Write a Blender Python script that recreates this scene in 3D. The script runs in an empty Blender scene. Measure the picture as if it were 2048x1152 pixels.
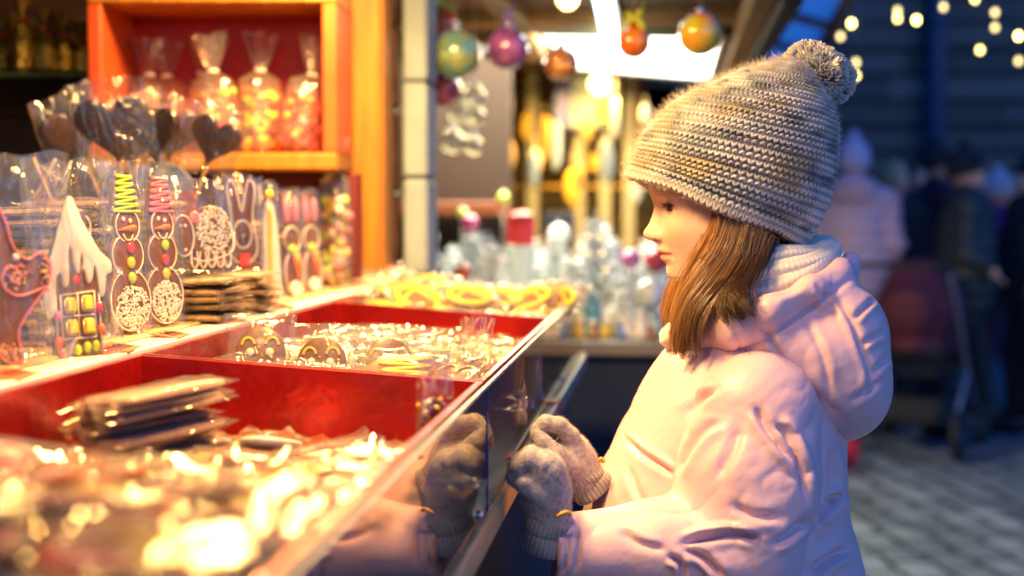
import bpy, math, random
import numpy as np
import openvdb
from mathutils import Matrix, Vector
rnd = random.Random(7)
nrs = np.random.RandomState(11)
R = math.radians
sc = bpy.context.scene
col = sc.collection

# ---------------------------------------------------------------- camera
FPX = 50.0 / 36.0 * 2048
CZ = 1.35
PITCH = math.atan(156 / FPX)
cd = bpy.data.cameras.new('camera')
cd.lens = 50; cd.sensor_width = 36
cd.clip_start = 0.05; cd.clip_end = 200
cd.dof.use_dof = True; cd.dof.focus_distance = 1.93; cd.dof.aperture_fstop = 2.1
cam = bpy.data.objects.new('camera', cd); col.objects.link(cam)
cam.location = (0, 0, CZ); cam.rotation_euler = (math.pi / 2 - PITCH, 0, 0)
sc.camera = cam

# ---------------------------------------------------------------- world: blue dusk
w = bpy.data.worlds.new('World'); sc.world = w; w.use_nodes = True
nt = w.node_tree; nt.nodes.clear()
sky = nt.nodes.new('ShaderNodeTexSky'); sky.sky_type = 'NISHITA'; sky.sun_disc = False
sky.sun_elevation = R(1.0); sky.sun_rotation = R(150); sky.ozone_density = 6
tint = nt.nodes.new('ShaderNodeMix'); tint.data_type = 'RGBA'; tint.blend_type = 'MULTIPLY'
tint.inputs[0].default_value = 1.0; tint.inputs[7].default_value = (0.56, 0.92, 1.0, 1)
bg = nt.nodes.new('ShaderNodeBackground'); bg.inputs[1].default_value = 1.45
ow = nt.nodes.new('ShaderNodeOutputWorld')
nt.links.new(sky.outputs[0], tint.inputs[6]); nt.links.new(tint.outputs[2], bg.inputs[0]); nt.links.new(bg.outputs[0], ow.inputs[0])
sc.view_settings.view_transform = 'Standard'; sc.view_settings.look = 'None'
sc.view_settings.exposure = 0.0; sc.view_settings.gamma = 1.0
sc.cycles.use_denoising = True
try: sc.cycles.denoiser = 'OPENIMAGEDENOISE'
except Exception: pass
sc.cycles.max_bounces = 10; sc.cycles.transparent_max_bounces = 40
sc.cycles.glossy_bounces = 5; sc.cycles.transmission_bounces = 6; sc.cycles.diffuse_bounces = 3
sc.cycles.sample_clamp_indirect = 6.0; sc.cycles.sample_clamp_direct = 0
sc.cycles.caustics_reflective = False; sc.cycles.caustics_refractive = False

# ---------------------------------------------------------------- helpers
YAW = math.atan(311 / FPX)             # the stall runs this far to the right of the view
STALL_RZ = -YAW
cT, sT = math.cos(PITCH), math.sin(PITCH)
def W(px, py, Y):                       # a point of the place seen at a spot of the photo, Y metres away
    d = np.array([(px - 1024) / FPX, cT + sT * (576 - py) / FPX, -sT + cT * (576 - py) / FPX])
    p = d * (Y / d[1]); return np.array([p[0], p[1], p[2] + CZ])
def SW(d, s, h):                        # stall frame (across, along, height over the lens) -> world
    c, k = math.cos(YAW), math.sin(YAW)
    return np.array([c * d + k * s, -k * d + c * s, CZ + h])

def sfor(px, d):                        # how far along the stall a line at offset d crosses a photo column
    t = (px - 1024) / FPX; c, k = math.cos(YAW), math.sin(YAW); return d * (c + t * k) / (c * t - k)
MW = {}                                 # object name -> world matrix of its root
def T(name, label, cat, loc=(0, 0, 0), rz=0.0, group=None, rot=None):
    o = bpy.data.objects.new(name, None); col.objects.link(o)
    o.empty_display_size = 0.05
    o.location = loc
    o.rotation_euler = rot if rot else (0, 0, rz)
    o['label'] = label; o['category'] = cat
    if group: o['group'] = group
    MW[o.name] = Matrix.Translation(Vector([float(q) for q in loc])) @ o.rotation_euler.to_matrix().to_4x4()
    return o
def tag(o, label=None, cat=None, group=None, kind=None):
    if label: o['label'] = label
    if cat: o['category'] = cat
    if group: o['group'] = group
    if kind: o['kind'] = kind
    return o
def obj(name, V, F, mat, parent=None, world=False, smooth=True, cols=None, uv=None):
    V = np.asarray(V, dtype=np.float64).reshape(-1, 3)
    if world and parent is not None:
        M = np.array(MW[parent.name].inverted()); V = V @ M[:3, :3].T + M[:3, 3]
    me = bpy.data.meshes.new(name)
    if isinstance(F, np.ndarray):
        n, k = F.shape
        me.vertices.add(len(V)); me.vertices.foreach_set('co', V.astype(np.float32).ravel())
        me.loops.add(n * k); me.loops.foreach_set('vertex_index', F.astype(np.int32).ravel())
        me.polygons.add(n); me.polygons.foreach_set('loop_start', np.arange(0, n * k, k, dtype=np.int32))
        me.polygons.foreach_set('loop_total', np.full(n, k, dtype=np.int32))
        me.update(calc_edges=True)
    else:
        me.from_pydata(V.tolist(), [], F)
    me.validate()
    if smooth: me.polygons.foreach_set('use_smooth', [True] * len(me.polygons))
    if cols is not None:
        a = me.attributes.new('tone', 'FLOAT_COLOR', 'POINT')
        c = np.ones((len(V), 4), np.float32); c[:, :3] = cols; a.data.foreach_set('color', c.ravel())
    o = bpy.data.objects.new(name, me); col.objects.link(o)
    if mat is not None:
        for m in (mat if isinstance(mat, (list, tuple)) else [mat]): me.materials.append(m)
    if parent is not None:
        o.parent = parent; MW[o.name] = MW.get(parent.name, Matrix.Identity(4))
    else: MW[o.name] = Matrix.Identity(4)
    return o
def dup(o, parent=None):
    c = o.copy(); col.objects.link(c); c.parent = parent
    for ch in o.children: dup(ch, c)
    return c
def place(o, loc, rot, label=None, group=None, scale=None):
    o.location = loc; o.rotation_euler = rot
    if scale: o.scale = (scale,) * 3
    if label: o['label'] = label
    if group: o['group'] = group
    return o

class MB:                               # gathers simple shapes into one mesh
    def __init__(s): s.V = []; s.F = []; s.n = 0
    def add(s, V, F):
        V = np.asarray(V, float).reshape(-1, 3)
        s.V.append(V); s.F += [tuple(int(i) + s.n for i in f) for f in F]; s.n += len(V); return s
    def box(s, lo, hi, b=0.0):
        lo = np.array(lo, float); hi = np.array(hi, float)
        b = min(b, float(min(hi - lo)) * 0.45)
        if b <= 0:
            V = [(x, y, z) for x in (lo[0], hi[0]) for y in (lo[1], hi[1]) for z in (lo[2], hi[2])]
            return s.add(V, [(0, 1, 3, 2), (4, 6, 7, 5), (0, 4, 5, 1), (2, 3, 7, 6), (0, 2, 6, 4), (1, 5, 7, 3)])
        V = []; idx = {}
        for i in (0, 1):
            for j in (0, 1):
                for k in (0, 1):
                    c = [(lo, hi)[q][a] for a, q in enumerate((i, j, k))]; sg = [1 if q == 0 else -1 for q in (i, j, k)]
                    for a in range(3):
                        p = [c[q] + (0 if q == a else sg[q] * b) for q in range(3)]
                        idx[(i, j, k, a)] = len(V); V.append(p)
        F = []
        for a in range(3):
            o1, o2 = [q for q in range(3) if q != a]
            for e in (0, 1):
                f = []
                for (m, n_) in ((0, 0), (1, 0), (1, 1), (0, 1)):
                    t = [0, 0, 0]; t[a] = e; t[o1] = m; t[o2] = n_; f.append(idx[(*t, a)])
                flip = (e == 1) != (a == 1)
                F.append(tuple(f) if flip else tuple(f[::-1]))
            for m in (0, 1):
                for n_ in (0, 1):
                    f = []
                    for e, ax in ((0, o1), (1, o1), (1, o2), (0, o2)):
                        t = [0, 0, 0]; t[a] = e; t[o1] = m; t[o2] = n_; f.append(idx[(*t, ax)])
                    F.append(tuple(f))
        for i in (0, 1):
            for j in (0, 1):
                for k in (0, 1): F.append(tuple(idx[(i, j, k, a)] for a in range(3)))
        return s.add(V, F)
    def tube(s, P, r, n=8, caps=True):
        P = np.asarray(P, float); m = len(P)
        r = np.full(m, r) if np.isscalar(r) else np.asarray(r, float)
        Tn = np.gradient(P, axis=0); Tn /= np.linalg.norm(Tn, axis=1)[:, None] + 1e-12
        up = np.array([0, 0, 1.0]) if abs(Tn[0][2]) < 0.9 else np.array([1.0, 0, 0])
        V = []
        A = np.cross(up, Tn[0]); A /= np.linalg.norm(A)
        for i in range(m):
            A = A - Tn[i] * np.dot(A, Tn[i]); A /= np.linalg.norm(A) + 1e-12
            B = np.cross(Tn[i], A)
            for k in range(n):
                t = 2 * math.pi * k / n; V.append(P[i] + r[i] * (A * math.cos(t) + B * math.sin(t)))
        F = [(i * n + k, i * n + (k + 1) % n, (i + 1) * n + (k + 1) % n, (i + 1) * n + k) for i in range(m - 1) for k in range(n)]
        if caps: F += [tuple(range(n))[::-1], tuple((m - 1) * n + k for k in range(n))]
        return s.add(V, F)
    def lathe(s, prof, n=24, c=(0, 0, 0), M=None):
        V = []; m = len(prof)
        for (r, z) in prof:
            for k in range(n):
                t = 2 * math.pi * k / n; V.append((r * math.cos(t), r * math.sin(t), z))
        F = [(i * n + k, i * n + (k + 1) % n, (i + 1) * n + (k + 1) % n, (i + 1) * n + k) for i in range(m - 1) for k in range(n)]
        F += [tuple(range(n))[::-1], tuple((m - 1) * n + k for k in range(n))]
        V = np.array(V)
        if M is not None: V = V @ np.asarray(M).T
        return s.add(V + np.array(c), F)
    def ball(s, c, r, n=14, sx=1, sy=1, sz=1):
        pr = [(max(1e-5, math.sin(math.pi * i / n)) * r, -math.cos(math.pi * i / n) * r) for i in range(n + 1)]
        return s.lathe(pr, n + 4, c, np.diag([sx, sy, sz]))
    def slab(s, pts, t, bev=0.0):       # outline in xz, thickness along +y, front at y=0
        P = np.asarray(pts, float); n = len(P)
        a = sum(P[i][0] * P[(i + 1) % n][1] - P[(i + 1) % n][0] * P[i][1] for i in range(n))
        if a < 0: P = P[::-1]
        Tn = np.roll(P, -1, 0) - np.roll(P, 1, 0); Nn = np.stack([-Tn[:, 1], Tn[:, 0]], 1); Nn /= np.linalg.norm(Nn, axis=1)[:, None] + 1e-9
        rings = [(bev, 0), (bev * .3, bev * .3), (0, bev), (0, t - bev), (bev, t)] if bev else [(0, 0), (0, t)]
        V = []
        for ins, y in rings:
            q = P + Nn * ins; V += [(x, y, z) for x, z in q]
        m = len(rings)
        F = [(i * n + k, i * n + (k + 1) % n, (i + 1) * n + (k + 1) % n, (i + 1) * n + k) for i in range(m - 1) for k in range(n)]
        F += [tuple(range(n))[::-1], tuple((m - 1) * n + k for k in range(n))]
        return s.add(V, F)
    def build(s, name, mat, parent=None, **k):
        return obj(name, np.concatenate(s.V), s.F, mat, parent, **k)

def smooth_path(pts, k=8, closed=False):
    P = np.asarray(pts, float); n = len(P); out = []
    rng = range(n) if closed else range(n - 1)
    for i in rng:
        p0 = P[(i - 1) % n] if closed or i > 0 else 2 * P[0] - P[1]
        p1 = P[i]; p2 = P[(i + 1) % n]
        p3 = P[(i + 2) % n] if closed or i + 2 < n else 2 * P[-1] - P[-2]
        for j in range(k):
            t = j / k
            out.append(0.5 * ((2 * p1) + (-p0 + p2) * t + (2 * p0 - 5 * p1 + 4 * p2 - p3) * t * t + (-p0 + 3 * p1 - 3 * p2 + p3) * t ** 3))
    if not closed: out.append(P[-1])
    return np.array(out)

# ---------------------------------------------------------------- numpy noise and distance fields
def _hash(i, j, k, seed):
    h = (i.astype(np.int64) * 374761393 + j.astype(np.int64) * 668265263 + k.astype(np.int64) * 2147483647 + seed * 144665) & 0xffffffff
    h = ((h ^ (h >> 13)) * 1274126177) & 0xffffffff
    return ((h ^ (h >> 16)) & 0xffff) / 65535.0
def vnoise(P, f, seed=0):
    Q = np.asarray(P) * f; I = np.floor(Q).astype(np.int64); U = Q - I; U = U * U * (3 - 2 * U); r = 0
    for a in (0, 1):
        for b in (0, 1):
            for c in (0, 1):
                wgt = (U[:, 0] if a else 1 - U[:, 0]) * (U[:, 1] if b else 1 - U[:, 1]) * (U[:, 2] if c else 1 - U[:, 2])
                r = r + wgt * _hash(I[:, 0] + a, I[:, 1] + b, I[:, 2] + c, seed)
    return r * 2 - 1
def fbm(P, f, seed=0, o=3):
    return sum(vnoise(P, f * 2 ** i, seed + i) / 2 ** i for i in range(o))
def smin(a, b, k):
    h = np.clip(0.5 + 0.5 * (b - a) / k, 0, 1); return b + (a - b) * h - k * h * (1 - h)
def smax(a, b, k): return -smin(-a, -b, k)
class Vol:
    def __init__(s, lo, hi, vox):
        s.lo = np.array(lo, np.float32); s.vox = vox
        n = [int((h - l) / vox) + 2 for l, h in zip(lo, hi)]
        s.X = (s.lo[0] + vox * np.arange(n[0], dtype=np.float32))[:, None, None]
        s.Y = (s.lo[1] + vox * np.arange(n[1], dtype=np.float32))[None, :, None]
        s.Z = (s.lo[2] + vox * np.arange(n[2], dtype=np.float32))[None, None, :]
        s.n = n; s.D = np.full(n, 1.0, np.float32)
    def cone(s, a, b, r1, r2, sq=None):
        a = np.array(a, np.float32); b = np.array(b, np.float32); d = b - a; L = float(d @ d) + 1e-12
        x, y, z = s.X - a[0], s.Y - a[1], s.Z - a[2]
        t = np.clip((x * d[0] + y * d[1] + z * d[2]) / L, 0, 1)
        if sq is not None: y = y * 1.0
        dx, dy, dz = x - t * d[0], y - t * d[1], z - t * d[2]
        if sq is not None: dx, dy, dz = dx / sq[0], dy / sq[1], dz / sq[2]
        return np.sqrt(dx * dx + dy * dy + dz * dz) - (r1 + (r2 - r1) * t)
    def ell(s, c, r, rot=None):
        x, y, z = s.X - c[0], s.Y - c[1], s.Z - c[2]
        if rot is not None:
            m = np.asarray(rot, np.float32)
            x, y, z = m[0, 0] * x + m[1, 0] * y + m[2, 0] * z, m[0, 1] * x + m[1, 1] * y + m[2, 1] * z, m[0, 2] * x + m[1, 2] * y + m[2, 2] * z
        k0 = np.sqrt((x / r[0]) ** 2 + (y / r[1]) ** 2 + (z / r[2]) ** 2)
        return (k0 - 1) * min(r) * 0.9 + (k0 - 1) * 0.1 * max(r)
    def u(s, f, k=0.02): s.D = smin(s.D, f, k); return s
    def cut(s, f, k=0.01): s.D = smax(s.D, -f, k); return s
    def mesh(s, iters=1):
        g = openvdb.FloatGrid(); g.background = 1.0
        D = s.D.astype(np.float64)
        g.copyFromArray(np.ascontiguousarray(np.clip(D / s.vox, -4, 4)), tolerance=0.0)
        P, Q = g.convertToQuads(isovalue=0.0)
        P = P.astype(np.float64) * s.vox + s.lo
        Q = np.array(Q[:, ::-1], np.int64)
        for _ in range(iters): P = lap(P, Q)
        N = normals(P, Q)
        c = P.mean(0)
        if ((P - c) * N).sum() < 0: Q = Q[:, ::-1]
        return P, np.ascontiguousarray(Q)
def lap(P, Q, f=0.5):
    A = np.zeros_like(P); n = np.zeros(len(P))
    for i in range(Q.shape[1]):
        j = (i + 1) % Q.shape[1]
        for c in range(3):
            A[:, c] += np.bincount(Q[:, i], P[Q[:, j], c], len(P)) + np.bincount(Q[:, j], P[Q[:, i], c], len(P))
        n += np.bincount(Q[:, i], minlength=len(P)) + np.bincount(Q[:, j], minlength=len(P))
    ok = n > 0; A[ok] /= n[ok][:, None]; A[~ok] = P[~ok]
    return P + f * (A - P)
def normals(P, Q):
    fn = np.cross(P[Q[:, 2]] - P[Q[:, 0]], P[Q[:, 3 if Q.shape[1] > 3 else 1]] - P[Q[:, 1 if Q.shape[1] > 3 else 0]])
    N = np.zeros_like(P)
    for i in range(Q.shape[1]):
        for c in range(3): N[:, c] += np.bincount(Q[:, i], fn[:, c], len(P))
    return N / (np.linalg.norm(N, axis=1)[:, None] + 1e-12)

# ---------------------------------------------------------------- materials
MATS = {}
def mat(name, c, rough=0.6, metal=0.0, bump=0.0, bscale=40, var=0.0, vscale=8, coat=0.0, sub=0.0, trans=0.0,
        emit=None, es=0.0, sheen=0.0, attr=False, stretch=(1, 1, 1), c2=None, ior=1.45, alpha=1.0, subr=(1.0, .4, .2), bdist=0.01, spec=0.5):
    if name in MATS: return MATS[name]
    m = bpy.data.materials.new(name); m.use_nodes = True; n = m.node_tree; b = n.nodes['Principled BSDF']
    b.inputs['Base Color'].default_value = (*c, 1); b.inputs['Roughness'].default_value = rough
    b.inputs['Metallic'].default_value = metal; b.inputs['Coat Weight'].default_value = coat; b.inputs['IOR'].default_value = ior
    b.inputs['Coat Roughness'].default_value = 0.08
    b.inputs['Specular IOR Level'].default_value = spec
    b.inputs['Transmission Weight'].default_value = trans; b.inputs['Alpha'].default_value = alpha
    b.inputs['Sheen Weight'].default_value = sheen; b.inputs['Sheen Roughness'].default_value = 0.4
    if sub:
        b.inputs['Subsurface Weight'].default_value = sub; b.inputs['Subsurface Radius'].default_value = subr; b.inputs['Subsurface Scale'].default_value = 0.01
    if emit: b.inputs['Emission Color'].default_value = (*emit, 1); b.inputs['Emission Strength'].default_value = es
    tc = n.nodes.new('ShaderNodeTexCoord'); mp = n.nodes.new('ShaderNodeMapping'); mp.inputs['Scale'].default_value = stretch
    n.links.new(tc.outputs['Object'], mp.inputs[0])
    src = None
    if attr:
        at = n.nodes.new('ShaderNodeAttribute'); at.attribute_name = 'tone'; src = at.outputs['Color']
        n.links.new(src, b.inputs['Base Color'])
    if var or c2:
        t = n.nodes.new('ShaderNodeTexNoise'); t.inputs['Scale'].default_value = vscale; t.inputs['Detail'].default_value = 6
        n.links.new(mp.outputs[0], t.inputs['Vector'])
        rp = n.nodes.new('ShaderNodeValToRGB'); rp.color_ramp.elements[0].position = 0.35; rp.color_ramp.elements[1].position = 0.65
        if attr:
            rp.color_ramp.elements[0].color = (1 - var, 1 - var, 1 - var, 1); rp.color_ramp.elements[1].color = (1, 1, 1, 1)
            mx = n.nodes.new('ShaderNodeMix'); mx.data_type = 'RGBA'; mx.blend_type = 'MULTIPLY'; mx.inputs[0].default_value = 1
            n.links.new(src, mx.inputs[6]); n.links.new(rp.outputs[0], mx.inputs[7]); n.links.new(mx.outputs[2], b.inputs['Base Color'])
        else:
            cc = c2 if c2 else tuple(x * (1 - var) for x in c)
            rp.color_ramp.elements[0].color = (*cc, 1); rp.color_ramp.elements[1].color = (*c, 1)
            n.links.new(rp.outputs[0], b.inputs['Base Color'])
        n.links.new(t.outputs[0], rp.inputs[0])
    if bump:
        t2 = n.nodes.new('ShaderNodeTexNoise'); t2.inputs['Scale'].default_value = bscale; t2.inputs['Detail'].default_value = 5
        n.links.new(mp.outputs[0], t2.inputs['Vector'])
        bp = n.nodes.new('ShaderNodeBump'); bp.inputs['Strength'].default_value = bump; bp.inputs['Distance'].default_value = bdist
        n.links.new(t2.outputs[0], bp.inputs['Height']); n.links.new(bp.outputs[0], b.inputs['Normal'])
    MATS[name] = m; return m
def film(name, tintc=(1, 1, 1), base=0.10, milky=0.05, bump=0.6, bscale=30, rough=0.06, edge=0.75, st=(1, 1, 1)):
    """thin clear plastic: mostly lets light through, mirrors more at grazing angles"""
    if name in MATS: return MATS[name]
    m = bpy.data.materials.new(name); m.use_nodes = True; n = m.node_tree; n.nodes.clear()
    o = n.nodes.new('ShaderNodeOutputMaterial'); tr = n.nodes.new('ShaderNodeBsdfTransparent'); tr.inputs[0].default_value = (*tintc, 1)
    gl = n.nodes.new('ShaderNodeBsdfGlossy'); gl.inputs['Roughness'].default_value = rough; gl.inputs['Color'].default_value = (1, .90, .74, 1)  # reflection colour warmed to neutralise the blue sky, not a tint of the plastic
    di = n.nodes.new('ShaderNodeBsdfDiffuse'); di.inputs[0].default_value = (0.85, 0.84, 0.82, 1)
    m1 = n.nodes.new('ShaderNodeMixShader'); m2 = n.nodes.new('ShaderNodeMixShader')
    lw = n.nodes.new('ShaderNodeLayerWeight'); lw.inputs[0].default_value = 0.35
    mr = n.nodes.new('ShaderNodeMapRange'); mr.inputs[3].default_value = base; mr.inputs[4].default_value = edge
    n.links.new(lw.outputs['Fresnel'], mr.inputs[0])
    m1.inputs[0].default_value = milky
    n.links.new(tr.outputs[0], m1.inputs[1]); n.links.new(di.outputs[0], m1.inputs[2])
    n.links.new(mr.outputs[0], m2.inputs[0]); n.links.new(m1.outputs[0], m2.inputs[1]); n.links.new(gl.outputs[0], m2.inputs[2])
    n.links.new(m2.outputs[0], o.inputs[0])
    if bump:
        tc = n.nodes.new('ShaderNodeTexCoord'); vo = n.nodes.new('ShaderNodeTexNoise'); vo.inputs['Scale'].default_value = bscale
        vo.inputs['Detail'].default_value = 3; vo.inputs['Distortion'].default_value = 1.5
        bp = n.nodes.new('ShaderNodeBump'); bp.inputs['Strength'].default_value = bump; bp.inputs['Distance'].default_value = 0.02
        mp = n.nodes.new('ShaderNodeMapping'); mp.inputs['Scale'].default_value = st; n.links.new(tc.outputs['Object'], mp.inputs[0]); n.links.new(mp.outputs[0], vo.inputs['Vector']); n.links.new(vo.outputs[0], bp.inputs['Height'])
        n.links.new(bp.outputs[0], gl.inputs['Normal']); n.links.new(bp.outputs[0], lw.inputs['Normal'])
    MATS[name] = m; return m
def area_lamp(name, loc, size, power, colr, parent=None, rot=(0, 0, 0), shape='DISK'):
    l = bpy.data.lights.new(name, 'AREA'); l.energy = power; l.color = colr; l.shape = shape; l.size = size
    o = bpy.data.objects.new(name, l); col.objects.link(o); o.location = loc; o.rotation_euler = rot
    if parent is not None: o.parent = parent
    return o
# ================================================================ SETTING
cob = mat('cobble_stone', (0.16, 0.19, 0.21), rough=0.5)
def cobble_nodes(m):
    n = m.node_tree; b = n.nodes['Principled BSDF']
    tc = n.nodes.new('ShaderNodeTexCoord'); mp = n.nodes.new('ShaderNodeMapping'); mp.inputs['Rotation'].default_value = (0, 0, R(84))
    br = n.nodes.new('ShaderNodeTexBrick'); br.inputs['Scale'].default_value = 1.0
    br.inputs['Brick Width'].default_value = 0.24; br.inputs['Row Height'].default_value = 0.17; br.inputs['Mortar Size'].default_value = 0.016; br.inputs['Mortar Smooth'].default_value = 0.5
    br.inputs['Color1'].default_value = (0.20, 0.27, 0.30, 1); br.inputs['Color2'].default_value = (0.085, 0.12, 0.14, 1); br.inputs['Mortar'].default_value = (0.015, 0.02, 0.022, 1)
    no = n.nodes.new('ShaderNodeTexNoise'); no.inputs['Scale'].default_value = 3; mx = n.nodes.new('ShaderNodeMix'); mx.data_type = 'RGBA'; mx.blend_type = 'OVERLAY'; mx.inputs[0].default_value = 0.5
    ns = n.nodes.new('ShaderNodeTexNoise'); ns.inputs['Scale'].default_value = 4; ds = n.nodes.new('ShaderNodeVectorMath'); ds.operation = 'MULTIPLY_ADD'; ds.inputs[1].default_value = (.09, .09, 0)
    n.links.new(tc.outputs['Object'], mp.inputs[0]); n.links.new(tc.outputs['Object'], ns.inputs[0]); n.links.new(ns.outputs['Color'], ds.inputs[0]); n.links.new(mp.outputs[0], ds.inputs[2])
    n.links.new(ds.outputs[0], br.inputs[0]); n.links.new(tc.outputs['Object'], no.inputs[0])
    n.links.new(br.outputs['Color'], mx.inputs[6]); n.links.new(no.outputs['Fac'], mx.inputs[7]); n.links.new(mx.outputs[2], b.inputs['Base Color'])
    bp = n.nodes.new('ShaderNodeBump'); bp.inputs['Strength'].default_value = 0.9; bp.inputs['Distance'].default_value = 0.02; bp.invert = True
    n.links.new(br.outputs['Fac'], bp.inputs['Height']); n.links.new(bp.outputs[0], b.inputs['Normal'])
cobble_nodes(cob)
g = MB().add([(-30, -20, 0), (30, -20, 0), (30, 60, 0), (-30, 60, 0)], [(0, 1, 2, 3)]).build('cobbled_ground', cob, smooth=False); tag(g, kind='structure')

# far wall: dark stained plank building behind the square
plank = mat('dark_planks', (0.125, 0.15, 0.165), rough=0.7, attr=True, var=0.35, vscale=3, stretch=(.4, 1, 6), bump=.3, bscale=10)
pipe_m = mat('blue_pipe', (0.02, 0.06, 0.13), rough=0.5)
bd = T('plank_building', 'dark grey building with wide horizontal planks behind the people', 'building', (4, 13, 0))
mb = MB(); z = 0; k = 0; pc = []
while z < 6.1:
    x = -12.5
    while x < 8:
        x1 = min(8, x + rnd.uniform(2.2, 4.0)); n0 = mb.n; mb.box((x, -.03 + .012 * (k % 3), z), (x1 - .006, .0 + .1, z + .205), .01); x = x1
        q = rnd.uniform(.55, 1.15); pc += [np.array([.115, .13, .125]) * q] * (mb.n - n0)
    z += .235; k += 1
mb.build('plank_wall', plank, bd, smooth=False, cols=np.array(pc))
MB().box((-12.5, .08, 0), (8, 4, 6.3)).build('core', mat('shadow_gap', (0.02, 0.03, 0.04), rough=.9), bd, smooth=False)
mb = MB().add([(-13, -.6, 6.3), (8.5, -.6, 6.3), (8.5, 5, 8.2), (-13, 5, 8.2), (-13, -.6, 6.15), (8.5, -.6, 6.15), (8.5, 5, 6.15), (-13, 5, 6.15)], [(0, 1, 2, 3), (0, 4, 5, 1), (4, 7, 6, 5), (1, 5, 6, 2), (0, 3, 7, 4)])
mb.build('roof', mat('roof_felt', (0.05, 0.055, 0.06), rough=.9), bd, smooth=False)
pp = T('drain_pipe', 'blue vertical drain pipe on the dark plank building', 'drain pipe', (W(1872, 420, 12.8)[0], 12.85, 0))
MB().tube([(0, 0, 0), (0, 0, 3), (0, 0, 6.1)], .085, 12).build('pipe', pipe_m, pp)
for zz in (1, 3, 5): MB().box((-.1, -.1, zz), (.1, .1, zz + .05), .01).build('bracket', pipe_m, pp)

# ================================================================ SWEETS STALL (frame: x across, y along, z up)
wood_o = mat('orange_pine', (0.48, 0.18, 0.016), rough=.5, var=.35, vscale=5, stretch=(6, 6, .7), bump=.25, bscale=20)
wood_d = mat('dark_wood', (0.085, 0.035, 0.012), rough=.6, var=.5, vscale=4, stretch=(1, 1, 6), bump=.3, bscale=14)
wood_l = mat('pale_wood', (0.55, 0.38, 0.17), rough=.5, var=.25, vscale=6, stretch=(6, 1, 6), bump=.2, bscale=30)
grey_p = mat('grey_paint', (0.30, 0.36, 0.36), rough=.85, var=.2, vscale=6, bump=.3, bscale=25)
red_p = mat('red_paint', (0.42, 0.012, 0.006), rough=.35, var=.3, vscale=5, bump=.2, bscale=30)
red_f = mat('red_foil', (0.46, 0.008, 0.005), rough=.28, metal=.55, bump=.6, bscale=7, coat=.2, var=.35, vscale=9, bdist=.02)
cream = mat('cream_paint', (0.72, 0.66, 0.5), rough=.5, var=.1)
navy = mat('navy_cloth', (0.006, 0.016, 0.045), rough=.85, bump=.3, bscale=8)
st = T('sweets_stall', 'warmly lit wooden stall with an orange post selling wrapped gingerbread', 'market stall', (0, 0, 0), STALL_RZ)
# corner post near the far end and the painted log ends outside it
px0 = lambda px, s: None
MB().box((-.775, 3.30, 0), (-.665, 3.42, 2.5), .012).build('corner_post', wood_o, st, smooth=False)
mb = MB()
for k in range(11): mb.box((-.645, 3.44, .02 + k * .235), (-.585, 3.60, .02 + k * .235 + .230), .008)
mb.build('log_end', grey_p, st, smooth=False)
mb = MB()
z = 0
for k in range(13): mb.box((-2.9, 3.44, k * .2), (-.66, 3.50, k * .2 + .195), .01)
mb.build('end_wall', wood_d, st, smooth=False)
mb = MB()
for k in range(13): mb.box((-2.95, -1.6, k * .2), (-2.9, 3.44, k * .2 + .195), .01)
mb.build('back_wall', wood_d, st, smooth=False)
mb = MB().box((-3.0, -1.7, 2.52), (.32, 3.95, 2.56), 0)  # unseen roof, its overhang widened to keep sky light off the goods
for k in range(7): mb.box((-3.0, -1.4 + k * .85, 2.42), (.32, -1.32 + k * .85, 2.515), 0)
mb.build('roof', wood_d, st, smooth=False)
MB().box((.27, -1.65, 2.36), (.32, 3.9, 2.518), .01).build('eave_board', wood_o, st, smooth=False)
MB().box((-.775, -1.2, 0), (-.665, -1.09, 2.42), .01).build('corner_post', wood_o, st, smooth=False)
# counter: cloth skirt, top board, front rail
mb = MB().box((-.9, -1.0, .0), (-.255, 3.66, 1.02), 0); mb.build('counter_body', navy, st, smooth=False)
mb = MB().box((-.98, -1.0, 1.02), (-.235, 3.70, 1.05), .004); mb.build('counter_top', wood_l, st, smooth=False)
# front rail: pale wooden strip on brackets, worn steel strip beyond the red tape
RZ = CZ - .362
rl = MB().box((-.228, -.8, RZ - .035), (-.205, 3.62, RZ), .004).build('front_rail', wood_l, st, smooth=False)
MB().box((-.206, 2.0, RZ - .026), (-.200, 3.5, RZ + .003), .001).build('steel_strip', mat('worn_steel', (.42, .46, .46), rough=.4, metal=.6, var=.3), rl, smooth=False)
for y0 in (2.02, 2.62): MB().box((-.231, y0, RZ - .038), (-.199, y0 + .055, RZ + .006), .001).build('red_tape', mat('red_tape', (.7, .02, .015), rough=.4), rl, smooth=False)
mb = MB()
for y0 in (-.5, .5, 1.5, 2.5, 3.4): mb.box((-.26, y0, RZ - .033), (-.227, y0 + .03, RZ - .005), .002)
mb.build('bracket', wood_d, rl, smooth=False)
# plank under the packets and the cream price ledge
MB().box((-.86, .2, CZ - .20), (-.715, 3.28, CZ - .172), .003).build('display_plank', wood_l, st, smooth=False)
MB().box((-.714, .2, CZ - .205), (-.668, 3.28, CZ - .176), .003).build('price_ledge', cream, st, smooth=False)
mb = MB()
for y0 in (.3, 1.2, 2.1, 3.1): mb.box((-.85, y0, 1.05), (-.69, y0 + .03, CZ - .206), 0)
mb.build('ledge_support', wood_d, st, smooth=False)

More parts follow.
